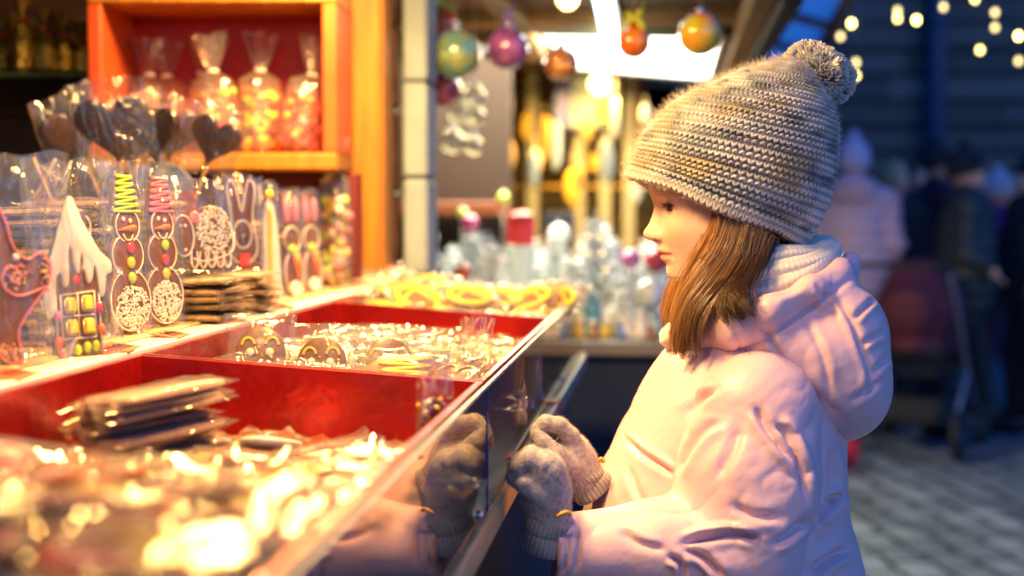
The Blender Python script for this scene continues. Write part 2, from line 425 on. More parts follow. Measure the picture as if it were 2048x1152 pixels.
# price tags on the ledge
tagm = mat('orange_card', (.85, .10, .03), rough=.5)
ink = mat('ink', (.04, .02, .02), rough=.6)
proto = None
for i, (x, lab) in enumerate([(20, 'orange price card on the cream ledge, nearest one at the left edge'), (212, 'orange price card on the cream ledge below the house packet'), (238, 'orange price card tucked half behind the one below the house'),
                 (342, 'orange price card on the cream ledge below the red hatted snowman'), (452, 'orange price card on the cream ledge beside the stack of flat packets'), (565, 'orange price card on the cream ledge below the rabbit packets')]):
    s = sfor(x, -.69)
    t = T('price_card', lab, 'price card', SW(-.690, s, -.1745), STALL_RZ, 'orange price cards on the ledge')
    t.rotation_euler = (0, R(8), STALL_RZ + R([3, -4, 6, 2, -3, 4][i]))
    MB().box((-.022, -.035, 0), (.020, .035, .0012), 0).build('card', tagm, t, smooth=False)
    mb = MB()
    for k in range(4): mb.tube([(-.012 + .003 * (k % 2), -.02 + k * .012, .0018), (.0, -.016 + k * .012, .0018), (.01, -.019 + k * .012, .0018)], .0008, 4)
    mb.build('handwriting', ink, t)

# acrylic screen along the front: two sheets meeting
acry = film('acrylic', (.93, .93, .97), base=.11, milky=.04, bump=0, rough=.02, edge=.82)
acry_e = mat('acrylic_edge', (.55, .62, .60), rough=.25, trans=.35, emit=(.6, .7, .65), es=0.0)
acry_b = mat('acrylic_blue_edge', (.05, .05, .35), rough=.2, trans=.3)
sr = T('acrylic_screen', 'clear acrylic screen with scratched top edge along the front of the trays', 'screen', SW(-.215, 0, 0), STALL_RZ)
ztop = CZ - .213; zbot = RZ + .001
for (y0, y1) in ((-.2, 1.676), (1.682, 3.62)):
    p = MB().box((-.0015, y0, zbot - CZ), (.0015, y1, ztop - CZ), 0).build('panel', acry, sr, smooth=False)
    MB().box((-.002, y0, ztop - CZ + .0002), (.002, y1, ztop - CZ + .0035), 0).build('top_edge', acry_e, p, smooth=False)
MB().box((-.0028, 1.6765, zbot - CZ), (.0028, 1.6815, ztop - CZ), 0).build('joint_strip', acry_b, sr, smooth=False)
mb = MB()
for yy in (1.60, 1.10, 2.9): mb.lathe([(.0001, 0), (.006, 0), (.006, .003), (.003, .005)], 12, (.0015, yy, zbot - CZ + .012), [[0, 0, 1], [0, 1, 0], [-1, 0, 0]])
mb.build('screw', mat('screw_steel', (.6, .6, .6), rough=.25, metal=1), sr)

# lamps of the sweets stall: enamel shades under the roof, above the picture
shade = mat('enamel_shade', (.05, .09, .06), rough=.3); bulb_m = mat('lamp_glow', (1, .8, .5), emit=(1, .72, .38), es=14)
WARM = (1.0, .60, .22)
for i, (d, s, p, hl) in enumerate([(-.50, .95, 10.5, .80), (-.42, 1.66, 30, .54), (-.58, 2.70, 60, .70)]):
    L = T('stall_lamp', ['enamel shade lamp hanging over the nearest tray', 'enamel shade lamp hanging over the middle tray', 'enamel shade lamp hanging over the farthest tray'][i], 'lamp', SW(d, s, hl), STALL_RZ, 'lamps under the sweets stall roof')
    sh = MB().lathe([(.03, .10), (.05, .09), (.15, .0), (.152, -.004), (.146, 0), (.046, .085), (.0001, .088)], 28).build('lamp_shade', shade, L)
    MB().ball((0, 0, .03), .03, 12).build('bulb', bulb_m, L)
    MB().tube([(0, 0, .1), (0, 0, .2), (0, 0, 1.06 - hl)], .004, 6).build('cord', navy, L)
    area_lamp('lamp_light', (0, 0, -.01), .24, p, WARM, L)

# red shelf box of the end wall
sb = T('wall_shelf', 'red lined orange wooden shelf box on the end wall holding bags of sweets', 'shelf', W(425, 340, 3.06), R(-2))
bw = .268; bh = .40; dp = .24
MB().box((-bw, 0, 0), (bw, dp, .036), .004).build('shelf_board', wood_o, sb, smooth=False)
MB().box((-bw, 0, .355), (bw, dp, .42), .004).build('top_board', wood_o, sb, smooth=False)
ro = mat('red_orange_paint', (.60, .085, .015), rough=.4, var=.25)
MB().box((-bw, .002, .0362), (-bw + .03, dp, .3548), .003).build('side_board', ro, sb, smooth=False)
MB().box((bw - .03, .002, .0362), (bw, dp, .3548), .003).build('side_board', ro, sb, smooth=False)
MB().box((-bw + .03, dp - .012, .0362), (bw - .03, dp, .3548), 0).build('back_board', red_p, sb, smooth=False)
MB().box((-bw, .18, -.40), (bw + .02, .24, -.002), .003).build('lower_panel', mat('dull_red', (.12, .008, .006), rough=.6), sb, smooth=False)
MB().box((.045, -.002, .385), (.07, -.0005, .41), 0).build('sticker', tagm, sb, smooth=False)

# ================================================================ NEIGHBOUR STALL
yw = mat('honey_wood', (0.50, 0.27, 0.025), rough=.6, var=.3, vscale=3, stretch=(1, 1, 8))
bw_ = mat('beam_wood', (0.30, 0.155, 0.04), rough=.6, var=.3, vscale=4)
whm = mat('white_post', (.34, .30, .17), rough=.5)
ns = T('glass_stall', 'neighbouring wooden stall with a glowing ceiling panel selling glass ornaments', 'market stall', (0, 0, 0), STALL_RZ)
HC = .70
mb = MB().box((-2.6, 3.95, CZ + HC), (.30, 8.3, CZ + HC + .04), 0); mb.build('ceiling', wood_d, ns, smooth=False)
for y0 in (5.0, 7.35): MB().box((-2.6, y0, CZ + HC - .05), (.29, y0 + .1, CZ + HC - .001), .005).build('ceiling_beam', bw_, ns, smooth=False)
mb = MB().tube([(-.62, 4.0, CZ + .76), (-.60, 4.4, CZ + .70), (-.50, 4.8, CZ + .62), (-.46, 5.0, CZ + .55)], .035, 8)
mb.build('curved_brace', bw_, ns)
MB().box((.23, 3.96, CZ + .58), (.30, 10.5, CZ + .66), .006).build('eave_beam', bw_, ns, smooth=False)
MB().box((.302, 3.9, CZ + .55), (.36, 10.6, CZ + .76), .006).build('fascia', mat('black_wood', (.012, .012, .014), rough=.7), ns, smooth=False)
mb = MB()
for k in range(13): mb.box((-2.6, 8.2, k * .17), (.28, 8.26, k * .17 + .165), .008)
mb.build('back_wall', yw, ns, smooth=False)
mb = MB()
for k in range(11): mb.box((-2.6, 3.8, k * .2), (-2.55, 8.2, k * .2 + .195), .01)
mb.build('side_wall', wood_d, ns, smooth=False)
# dark brown shelves at the left behind the glass table
mb = MB().box((-1.75, 5.6, .4), (-.62, 5.66, CZ + HC - .06), 0); mb.build('partition', mat('umber_wood', (.022, .010, .004), rough=.8), ns, smooth=False)
mb = MB().box((-1.5, 5.2, CZ - .02), (-.62, 5.58, CZ + .03), .004); mb.box((-1.5, 5.2, CZ - .22), (-.62, 5.58, CZ - .19), .004)
mb.build('partition_shelf', mat('rust_wood', (.25, .07, .02), rough=.6), ns, smooth=False)
# rack of upright white posts
mb = MB()
for px in (1065, 1158, 1210, 1258): 
    p = W(px, 420, 7.2); q = (p[0] * math.cos(YAW) - p[1] * math.sin(YAW), p[0] * math.sin(YAW) + p[1] * math.cos(YAW))
    mb.box((q[0] - .03, q[1] - .02, .2), (q[0] + .03, q[1] + .02, 2.05), .004)
mb.build('rack_post', whm, ns, smooth=False)
mb = MB()
for zz in (.9, 1.18, 1.46, 1.74): mb.box((-1.25, 7.25, zz), (-.1, 7.6, zz + .02), .003)
mb.build('rack_shelf', yw, ns, smooth=False)
# table
MB().box((-1.6, 3.98, CZ - .41), (.02, 6.6, CZ - .372), .004).build('table_top', mat('table_cloth', (.16, .15, .13), rough=.6), ns, smooth=False)
MB().box((-1.58, 4.01, 0), (.0, 6.58, CZ - .411), 0).build('table_skirt', navy, ns, smooth=False)
# glowing ceiling panel and lamps
pn = T('ceiling_light_panel', 'large white glowing light panel under the neighbouring stall ceiling', 'light panel', (0, 0, 0), STALL_RZ)
glow = mat('panel_glow', (1, 1, 1), emit=(1, .97, .88), es=6)
HP = .625
def stl(px, py, h):
    dlt = W(px, py, 1.0) - np.array([0, 0, CZ]); k = h / dlt[2]; p = dlt * k
    return (p[0] * math.cos(YAW) - p[1] * math.sin(YAW), p[0] * math.sin(YAW) + p[1] * math.cos(YAW))
a, b_, c, d = stl(1070, 66, HP), stl(1448, 72, HP), stl(1421, 158, HP), stl(1152, 136, HP)
V = [(*p, CZ + HP) for p in (a, b_, c, d)] + [(*p, CZ + HP + .03) for p in (a, b_, c, d)]
MB().add(V, [(0, 3, 2, 1)]).build('diffuser', glow, pn, smooth=False)
MB().add(np.array(V) + np.array([0, 0, .001]), [(0, 1, 5, 4), (1, 2, 6, 5), (2, 3, 7, 6), (3, 0, 4, 7), (4, 5, 6, 7)]).build('housing', whm, pn, smooth=False)
for i in range(4):
    p, q = V[i], V[(i + 1) % 4]
    MB().tube([np.array(p) + [0, 0, 0], np.array(q) + [0, 0, 0]], .012, 6).build('frame', whm, pn, smooth=False)
tb = T('tube_lamp', 'bright white tube lamp running towards the glowing ceiling panel', 'lamp', (0, 0, 0), STALL_RZ)
p0_, p1_ = stl(1196, -60, HP + .01), stl(1222, 80, HP + .01)
MB().tube([(*p0_, CZ + HP + .01), (*p1_, CZ + HP + .01)], .028, 10).build('tube', mat('tube_glow', (1, 1, 1), emit=(.85, 1, .95), es=7), tb)
MB().box((p0_[0] - .02, p0_[1], CZ + HP + .036), (p0_[0] + .02, p1_[1], CZ + HP + .07), .003).build('batten', whm, tb, smooth=False)
for i, (px, py, Y, rr) in enumerate([(1135, -2, 4.2, .030), (1200, 168, 7.0, .05)]):
    p = W(px, py, Y)
    t = T('bulb_lamp', ['warm bulb hanging on a white cord at the top edge of the photo', 'warm round bulb glowing under the light panel'][i], 'lamp', p)
    MB().ball((0, 0, 0), rr, 14).build('bulb', mat('warm_glow', (1, .9, .6), emit=(1, .74, .28), es=10), t)
    MB().lathe([(rr * .45, rr * .8), (rr * .45, rr * 1.5), (.004, rr * 1.7)], 12).build('socket', whm, t)
    MB().tube([(0, 0, rr * 1.5), (0, 0, .3)], .004, 6).build('cord', whm, t)
area_lamp('glass_stall_light', (0, 0, 0), 1.0, 85, (1, .90, .66), pn).location = (-.6, 5.3, CZ + HP - .03)
area_lamp('glass_stall_light', (0, 0, 0), .5, 44, (1, .62, .16), pn).location = (-.35, 6.6, CZ + HP - .03)

def trans_sheet(name):
    m = bpy.data.materials.new(name); m.use_nodes = True; n = m.node_tree; n.nodes.clear(); o = n.nodes.new('ShaderNodeOutputMaterial')
    a = n.nodes.new('ShaderNodeBsdfTranslucent'); a.inputs[0].default_value = (.97, .97, .97, 1); b = n.nodes.new('ShaderNodeBsdfDiffuse'); b.inputs[0].default_value = (.6, .7, .8, 1)
    x = n.nodes.new('ShaderNodeMixShader'); x.inputs[0].default_value = .15; n.links.new(a.outputs[0], x.inputs[1]); n.links.new(b.outputs[0], x.inputs[2]); n.links.new(x.outputs[0], o.inputs[0]); return m
# translucent lean-to roof beyond the eave
cn = T('lean_to_roof', 'lean-to roof of pale blue translucent sheets on brown rafters', 'roof', (0, 0, 0), STALL_RZ)
def cpt(px, py):
    h = .95; return (*stl(px, py, h), CZ + h)
V = [cpt(1545, -25), cpt(1705, -25), cpt(1630, 100), cpt(1600, 170), cpt(1425, 235)]
MB().add(V, [(4, 3, 2, 1, 0)]).build('sheet', trans_sheet('blue_sheet'), cn, smooth=False)
mb = MB()
for (x0, y0, x1, y1) in [(1535, 2, 1690, 48), (1502, 60, 1650, 105), (1478, 112, 1620, 150), (1455, 160, 1600, 185)]:
    a = np.array(cpt(x0, y0)); b_ = np.array(cpt(x1, y1)); a[2] -= .035; b_[2] -= .035
    mb.tube([a, b_], .024, 4)
mb.build('rafter', mat('rafter_brown', (.16, .10, .07), rough=.7), cn, smooth=False)
mb = MB()
a = np.array(cpt(1712, -25)); b_ = np.array(cpt(1600, 172)); mb.tube([a, b_], .04, 4); mb.build('edge_beam', MATS['rafter_brown'], cn, smooth=False)
# string lights
bl = mat('fairy_bulb', (1, .9, .5), emit=(1, .82, .22), es=16); wire = mat('wire', (.05, .1, .16), rough=.6)
bl2 = mat('fairy_bulb_dim', (1, .9, .5), emit=(1, .78, .28), es=4)
strings = [(1703, [(47, 1)], 'string light drop with one bright bulb beside the lean-to roof'), (1681, [(73, 0)], 'string light drop with a dim bulb against the roof edge'), (1712, [(125, 0), (151, .5)], 'string light drop with two bulbs above the hat pompom'),
           (1795, [(22, 0), (37, .3)], 'string light drop with two touching dim bulbs'), (1833, [(40, 1)], 'string light drop with one bright bulb left of the blue pipe'),
           (1887, [(14, 0)], 'string light drop with a dim bulb just right of the blue pipe'), (1950, [(-2, .4)], 'string light drop cut by the top edge of the photo'), (1960, [(100, .5)], 'long string light drop ending in a single yellow bulb'),
           (1990, [(25, 0), (55, 0)], 'string light drop with two dim bulbs one above the other'), (2037, [(72, .8), (122, 0)], 'string light drop at the right edge of the photo')]
for px, bs, lab in strings:
    Y = 5.2; top = W(px, -60, Y)
    t = T('string_light', lab, 'string light', top, 0, 'string lights hanging in the square')
    zb = W(px, bs[-1][0], Y)[2] - top[2]
    MB().tube([(0, 0, 0), (.01, 0, zb / 2), (0, 0, zb)], .0025, 5).build('wire', wire, t)
    for py, br in bs:
        q = W(px, py, Y) - top
        MB().ball((q[0], q[1], q[2]), .0095, 8, sz=1.3).build('bulb', bl if br >= .8 else (bl2 if br == 0 else mat('fairy_bulb_mid', (1, .9, .5), emit=(1, .80, .22), es=8)), t)
a, b_ = W(1640, -62, 5.2), W(2300, -62, 5.2)
tw = MB().tube([a, (a + b_) / 2 - [0, 0, .02], b_], .006, 5).build('carrier_wire', wire); tag(tw, 'thin wire across the square carrying the string lights', 'wire')
# ================================================================ WRAPPED GINGERBREAD
cho = mat('gingerbread', (.20, .065, .022), rough=.38, var=.25, vscale=25, bump=.15, bscale=90, coat=.25, bdist=.003)
choc = mat('dark_chocolate', (.060, .017, .006), rough=.25, coat=.5, var=.2)
icw = mat('white_icing', (.84, .76, .66), rough=.45)
icp = mat('pink_icing', (.80, .20, .25), rough=.4)
icy = mat('yellow_icing', (.85, .58, .02), rough=.35)
icg = mat('green_icing', (.42, .62, .02), rough=.4)
ico = mat('orange_icing', (.85, .17, .03), rough=.35)
icr = mat('red_lentil', (.75, .03, .04), rough=.25, coat=.4)
icn = mat('dark_dot', (.05, .02, .02), rough=.4)
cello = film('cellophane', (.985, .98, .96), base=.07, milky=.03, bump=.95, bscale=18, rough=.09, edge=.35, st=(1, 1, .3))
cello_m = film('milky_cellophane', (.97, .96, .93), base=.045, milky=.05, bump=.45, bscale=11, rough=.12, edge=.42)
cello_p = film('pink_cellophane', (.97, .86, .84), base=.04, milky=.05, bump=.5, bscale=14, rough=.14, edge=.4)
mixm = mat('mixed_sweets', (1, 1, 1), rough=.35, attr=True, coat=.3)

def ell_out(cx, cz, a, b, n=28, e=2.0):
    o = []
    for i in range(n):
        t = 2 * math.pi * i / n; c, s_ = math.cos(t), math.sin(t)
        o.append((cx + a * math.copysign(abs(c) ** (2 / e), c), cz + b * math.copysign(abs(s_) ** (2 / e), s_)))
    return o
def union_out(lobes, n=120):             # outline of stacked round lobes along z
    z0 = min(z - b for x, z, a, b in lobes); z1 = max(z + b for x, z, a, b in lobes)
    L, Rr = [], []
    for i in range(n + 1):
        z = z0 + (z1 - z0) * (0.5 - 0.5 * math.cos(math.pi * i / n)); l, r = 9, -9
        for x, zc, a, b in lobes:
            q = 1 - ((z - zc) / b) ** 2
            if q >= 0: l = min(l, x - a * math.sqrt(q)); r = max(r, x + a * math.sqrt(q))
        if l > r: l = r = lobes[0][0]
        if i in (0, n): l -= .001; r += .001
        L.append((l, z)); Rr.append((r, z))
    return Rr + L[::-1]
TH = .009
def line(mb, pts, r=.0016, y=-.001, closed=False, k=6, n=6):
    P = smooth_path([(x, y, z) for x, z in pts], k, closed)
    if closed: P = np.vstack([P, P[:1]])
    mb.tube(P, r, n, caps=not closed)
def dots(name, m, pts, r, parent, fl=.55, y=-.001):
    for (x, z) in pts: MB().ball((x, y, z), r, 8, sy=fl).build(name, m, parent)
def ico_balls(mb, pts, r, n=5):
    for p in pts: mb.ball(p, r * rnd.uniform(.7, 1.25), n)
def wrapper(root, w_, z0, z1, t, mt, seed=0, ruff=.006, name='wrapper', nx=18, nz=26, flare=0.0, y0=.0045):
    V = []; rs = random.Random(seed); ph = [rs.uniform(0, 6) for _ in range(8)]
    for side in (-1, 1):
        for j in range(nz + 1):
            v = j / nz
            for i in range(nx + 1):
                u = i / nx; pu = max(0, 1 - abs(2 * u - 1) ** 3); pv = min(1, (v / .12)) ** .5 * (1 - .7 * max(0, v - .75) / .25)
                y = side * (t / 2 * pu * pv + .0006)
                e = math.sin(u * 19 + ph[0] + v * 7) * math.sin(v * 13 + ph[1]) * .0016 + math.sin(u * 41 + ph[2]) * .0009 * pu
                y += side * e * pu + ruff * max(0, v - .8) / .2 * math.sin(u * 15 + ph[3]) * .8
                x = (u - .5) * w_ * (1 + .03 * math.sin(v * 9 + ph[4]) + flare * v)
                z = z0 + (z1 - z0) * v + (.003 * math.sin(u * 8 + ph[5]) + .002 * math.sin(u * 23 + ph[6]) if v > .9 else 0)
                V.append((x, y + y0, z))
    F = []; m = (nx + 1) * (nz + 1)
    for s_ in (0, 1):
        for j in range(nz):
            for i in range(nx):
                a = s_ * m + j * (nx + 1) + i; f = (a, a + 1, a + nx + 2, a + nx + 1); F.append(f if s_ == 0 else f[::-1])
    for j in range(nz):
        for i in (0, nx):
            a = j * (nx + 1) + i; b_ = a + nx + 1; F.append((a, b_, b_ + m, a + m))
    for i in range(nx): F.append((i, i + 1, i + 1 + m, i + m))
    return obj(name, V, F, mt, root)

def snowman(root, hatm, btn):
    root.scale = (.86, 1, 1)
    lob = [(0, .046, .044, .046), (-.002, .108, .034, .031), (.0, .149, .026, .025)]
    body = MB().slab(union_out(lob), TH, .002).build('cookie', cho, root)
    hat = MB().slab([(-.031, .166), (.026, .161), (.012, .219), (-.020, .222)], TH - .001, .001).build('cookie_hat', cho, root, smooth=False)
    mb = MB(); pts = []
    for k in range(12):
        f = k / 11; z = .219 - f * .052; hw = .015 + f * .013
        pts.append(((-hw if k % 2 == 0 else hw) + (-.004 + .003 * f), z + (.002 if k % 2 else -.002)))
    line(mb, pts, .0024, -.0012, k=7); mb.build('hat_icing', hatm, hat)
    mb = MB()
    for x, z, a, b in lob:
        q = .92
        for (t0, t1) in ([(112, 432)] if z < .06 else [(118, 248), (52, -62)]):
            o = [(x + a * q * math.cos(t), z + b * q * math.sin(t)) for t in np.linspace(math.radians(t0), math.radians(t1), 20)]
            line(mb, o, .0013, k=2)
    mb.build('outline_icing', icw, body)
    dots('eye', icw, [(-.008, .158), (.006, .156)], .0036, body)
    mb = MB(); mb.tube([(.012, -.003, .146), (0, -.004, .1455), (-.02, -.003, .143)], [.005, .004, .0012], 8); mb.build('carrot_nose', ico, body)
    mb = MB(); line(mb, [(-.010, .138), (-.004, .130), (.006, .130), (.010, .138)], .0014, k=4); mb.build('smile', icw, body)
    for m_, (x, z) in zip(btn, [(.004, .119), (.003, .098), (.004, .077)]):
        MB().ball((x, -.002, z), .0083, 10, sy=.45).build('button', m_, body)
    mb = MB(); pts = []
    while len(pts) < 430:
        x, z = rnd.uniform(-1, 1), rnd.uniform(-1, 1)
        if x * x + z * z < 1: pts.append((x * .033 + .003, -.0010 - rnd.uniform(0, .002), .036 + z * .031))
    ico_balls(mb, pts, .0018); tag(mb.build('sugar_pearls', icw, body), kind='stuff')

def rackpos(x, d=-.735):
    return sfor(x, d)
PH = R(62)
def display(px, label, hz=0.0, d=-.735, name='gingerbread_packet', rot=None, dz=0, cat='gingerbread packet', ry=0):
    s = rackpos(px, d)
    p = SW(d, s, -.1705 + dz)
    return T(name, label, cat, p, rot=(R(-4), R(ry), STALL_RZ + (PH if rot is None else rot)), group='gingerbread packets in the display row')

t = display(262, 'clear packet with a gingerbread snowman in a green iced hat', ry=1)
snowman(t, icg, (icr, icy, icg)); wrapper(t, .098, -.001, .238, .030, cello, 1)
t = display(330, 'clear packet with a gingerbread snowman in a pink iced hat', ry=1.5)
snowman(t, icp, (icg, icr, icy)); wrapper(t, .098, -.001, .232, .030, cello, 2)

# pig at the left edge
t = display(-14, 'clear packet at the left edge with a pink iced gingerbread pig', d=-.735, rot=R(52))
o = [(-.085, .02), (-.07, .0), (-.045, .0), (-.04, .03), (-.01, .032), (.012, .0), (.034, .002), (.03, .035), (.06, .075), (.07, .085), (.074, .11), (.062, .125), (.045, .118), (.028, .135), (.02, .165), (.004, .19), (-.012, .16), (-.04, .15), (-.08, .13), (-.095, .08)]
b = MB().slab(smooth_path(o, 4, True), TH, .002).build('cookie', cho, t)
mb = MB(); line(mb, [(x * .95, z * .95 + .003) for x, z in o], .0014, closed=True, k=4)
line(mb, [(.066, .084), (.03, .075), (.012, .09), (.02, .108), (.034, .10), (.03, .088)], .0016)
line(mb, [(-.01, .165), (-.012, .135), (.002, .125)], .0014); line(mb, [(-.02, .12), (-.005, .112), (-.008, .10), (-.02, .102)], .0016)
mb.build('outline_icing', icp, b)
dots('eye', icw, [(.03, .118)], .0045, b)
mb = MB(); pts = []
for _ in range(220):
    a = rnd.choice([(.064, .10, .008, .02), (.028, .096, .014, .012), (-.06, .06, .02, .03), (-.06, .012, .02, .01), (.02, .012, .012, .01), (-.03, .05, .012, .02)])
    pts.append((a[0] + rnd.gauss(0, a[2] * .5), -.0015, a[1] + rnd.gauss(0, a[3] * .5)))
ico_balls(mb, pts, .0015); V = np.concatenate(mb.V)
cc = np.array([(.8, .25, .3), (.8, .5, .1), (.35, .15, .5), (.8, .6, .5)])[np.repeat([rnd.randrange(4) for _ in pts], len(V) // len(pts))]
tag(obj('sprinkles', V, mb.F, mixm, b, cols=cc), kind='stuff')
wrapper(t, .205, -.002, .235, .036, cello, 3, nx=28)

# gingerbread house
t = display(158, 'clear packet with a gingerbread house under thick white icing', d=-.70, rot=R(56), dz=-.004)
o = [(-.050, .0), (.048, .0), (.05, .10), (.066, .125), (.028, .170), (.028, .19), (.008, .195), (-.004, .203), (-.02, .19), (-.062, .115), (-.048, .10)]
b = MB().slab(o, TH, .0015).build('cookie', cho, t, smooth=False); b.scale = (.66, 1, .88)
drip = [(-.068, .060), (-.060, .052), (-.050, .062), (-.046, .09), (-.043, .108), (-.034, .112), (-.031, .098), (-.024, .094), (-.018, .104), (-.017, .135), (-.012, .150), (-.007, .130), (-.003, .113), (.003, .112), (.007, .128), (.010, .140), (.014, .125), (.018, .103), (.025, .098), (.032, .108), (.036, .122), (.041, .108), (.044, .085), (.050, .078), (.056, .086), (.060, .108), (.072, .112), (.070, .128), (.05, .142), (.03, .166), (.015, .185), (-.002, .214), (-.014, .213), (-.03, .185), (-.05, .14), (-.066, .115), (-.072, .085)]
rf = MB().slab(smooth_path(drip, 3, True), .005, .0018).build('roof_icing', icw, b); rf.location = (0, -.004, 0)
mb = MB()
for pts in ([(-.046, .004), (-.046, .085)], [(.044, .004), (.044, .085)], [(-.036, .024), (.034, .024)], [(-.036, .083), (.034, .087)], [(-.036, .024), (-.036, .083)], [(.034, .024), (.034, .087)], [(-.001, .024), (-.001, .085)], [(-.036, .054), (.034, .055)], [(.02, .168), (.03, .160), (.034, .18), (.026, .19)]):
    line(mb, pts, .0014, k=2)
mb.build('window_icing', icw, b)
for (x, z) in ((-.019, .069), (.016, .071), (-.018, .039), (.017, .040)):
    MB().box((x - .012, -.008, z - .011), (x + .012, .0, z + .011), .004).build('window_gum', icy, b)
for m_, x, z in ((icr, -.004, .102), (icr, .041, .064), (ico, .044, .034), (ico, -.046, .020), (icg, .012, .011), (icg, .030, .012), (icg, -.008, .008), (icp, -.040, .004), (icp, -.045, .055)):
    MB().ball((x, -.0035, z), .0075, 10, sy=.5).build('lentil', m_, b)
sp = mat('silver_star', (.9, .9, .9), rough=.2, emit=(1, 1, 1), es=0)
mb = MB()
for (x, z) in ((.002, .105), (.050, .098), (-.022, .104), (.040, .15), (.046, .04), (-.012, .185), (-.05, .03), (.03, .02)):
    for k in range(6):
        a = k * math.pi / 6 + .2; L = .007
        mb.tube([(x - L * math.cos(a), -.0125, z - L * math.sin(a)), (x + L * math.cos(a), -.0125, z + L * math.sin(a))], .00018, 3)
wr = wrapper(t, .125, -.006, .235, .036, cello, 4, nx=24)
tag(mb.build('printed_stars', sp, wr), kind='stuff')
fr = MB()                                # frosted fir print on the packet
for (x0, z0, L, a0) in ((-.048, .02, .05, 100), (-.05, .05, .045, 80), (-.03, .19, .05, 60), (-.02, .21, .035, 150), (.035, .02, .04, 70), (-.03, .0, .03, 50), (.05, .02, .035, 110)):
    a = R(a0); fr.tube([(x0, -.0122, z0), (x0 + L * math.cos(a), -.0122, z0 + L * math.sin(a))], .0003, 3)
    for k in range(22):
        f = k / 22; bx, bz = x0 + L * f * math.cos(a), z0 + L * f * math.sin(a); aa = a + (1 if k % 2 else -1) * .7; l2 = L * .28 * (1.1 - f)
        fr.tube([(bx, -.0122, bz), (bx + l2 * math.cos(aa), -.0124, bz + l2 * math.sin(aa))], .00022, 3)
tag(fr.build('printed_fir', icw, wr), kind='stuff')

# flat stacks of packets behind and beneath the row
pile_cols = [(.30, .13, .05), (.45, .30, .16), (.22, .08, .03), (.55, .42, .25), (.38, .2, .1)]
pale_g = mat('pale_gingerbread', (.42, .25, .11), rough=.5, c2=(.20, .09, .035), vscale=40)
def flat_packet(loc, rz, size, label, grp, tilt=(0, 0), cookie=None, h=.012, cmat=None, root=None):
    t = T('flat_packet', label, 'gingerbread packet', loc, rot=(tilt[0], tilt[1], rz), group=grp)
    w_, l_ = size
    c = MB().box((-w_ * .42, -l_ * .42, .002), (w_ * .42, l_ * .42, h * .8), .003).build('cookie', cmat or cho, t)
    e = wrapper(t, w_, -l_ / 2, l_ / 2, h * 1.25, cello_m, rnd.randrange(99), nx=14, nz=14, y0=0)
    e.rotation_euler = (R(90), 0, 0); e.location = (0, 0, h * .5)
    return t
fp = None
def stack(d, px, n, size, z0, label, grp, cm=None, jit=.008, dh=.0125):
    global fp
    s = sfor(px, d)
    for k in range(n):
        loc = SW(d + rnd.uniform(-jit, jit), s + rnd.uniform(-jit, jit), z0 + k * dh); rot = (rnd.uniform(-.04, .04), rnd.uniform(-.04, .04), STALL_RZ + rnd.uniform(-.12, .12))
        if fp is None: fp = flat_packet(loc, 0, size, label, grp, cmat=pale_g); o_ = fp
        else: o_ = dup(fp)
        place(o_, loc, rot, label, grp)
for (d, px, n, lab) in ((-.815, 400, 11, 'flat packet in the stack behind the sheep packet'), (-.815, 505, 12, 'flat packet in the stack behind the reindeer packet'), (-.825, 285, 15, 'flat packet in the tall stack behind the two snowmen'),
                        (-.83, 165, 15, 'flat packet in the stack behind the house packet'), (-.83, 50, 14, 'flat packet in the stack behind the pig packet')):
    stack(d, px, n, (.13, .15), -.172, lab, lab.replace('flat packet', 'flat packets'))
for (px, nn) in ((402, 5), (475, 5)):
    lab = 'flat packet in the low pile under the %s packet' % ('sheep' if px < 450 else 'reindeer')
    stack(-.735, px, nn, (.09, .10), -.172, lab, lab.replace('flat packet', 'flat packets'), jit=.004, dh=.0135)

# sheep
t = display(402, 'clear packet with a gingerbread sheep covered in white sugar pearls', dz=.075, rot=R(52))
hd = MB().slab(ell_out(-.03, .055, .021, .034), TH, .002).build('cookie_head', cho, t)
bo = MB().slab(ell_out(.022, .06, .04, .042, 30, 2.4), TH - .002, .002).build('cookie_body', cho, t)
mb = MB(); line(mb, ell_out(-.03, .055, .019, .032, 18), .0013, closed=True, k=3); mb.build('outline_icing', icw, hd)
mb = MB()
for x in (-.012, .004, .02, .036, .05): line(mb, [(x - .005, .03), (x - .006, .012), (x, .004), (x + .006, .012), (x + .005, .03)], .0015)
line(mb, [(-.015, .02), (.0, .015), (.03, .018), (.06, .03), (.064, .06)], .0016); mb.build('leg_icing', icw, bo)
dots('ear', icp, [(-.052, .082), (-.008, .084)], .010, hd, .4); dots('eye', icw, [(-.035, .071), (-.026, .071), (-.027, .033)], .003, hd)
mb = MB(); pts = []
while len(pts) < 430:
    x, z = rnd.uniform(-1, 1), rnd.uniform(-1, 1)
    if x * x + z * z < 1: pts.append((.026 + x * .033, -.001 - rnd.uniform(0, .002), .064 + z * .038))
ico_balls(mb, pts, .0018); tag(mb.build('sugar_pearls', icw, bo), kind='stuff')
wrapper(t, .14, -.004, .148, .03, cello, 5)
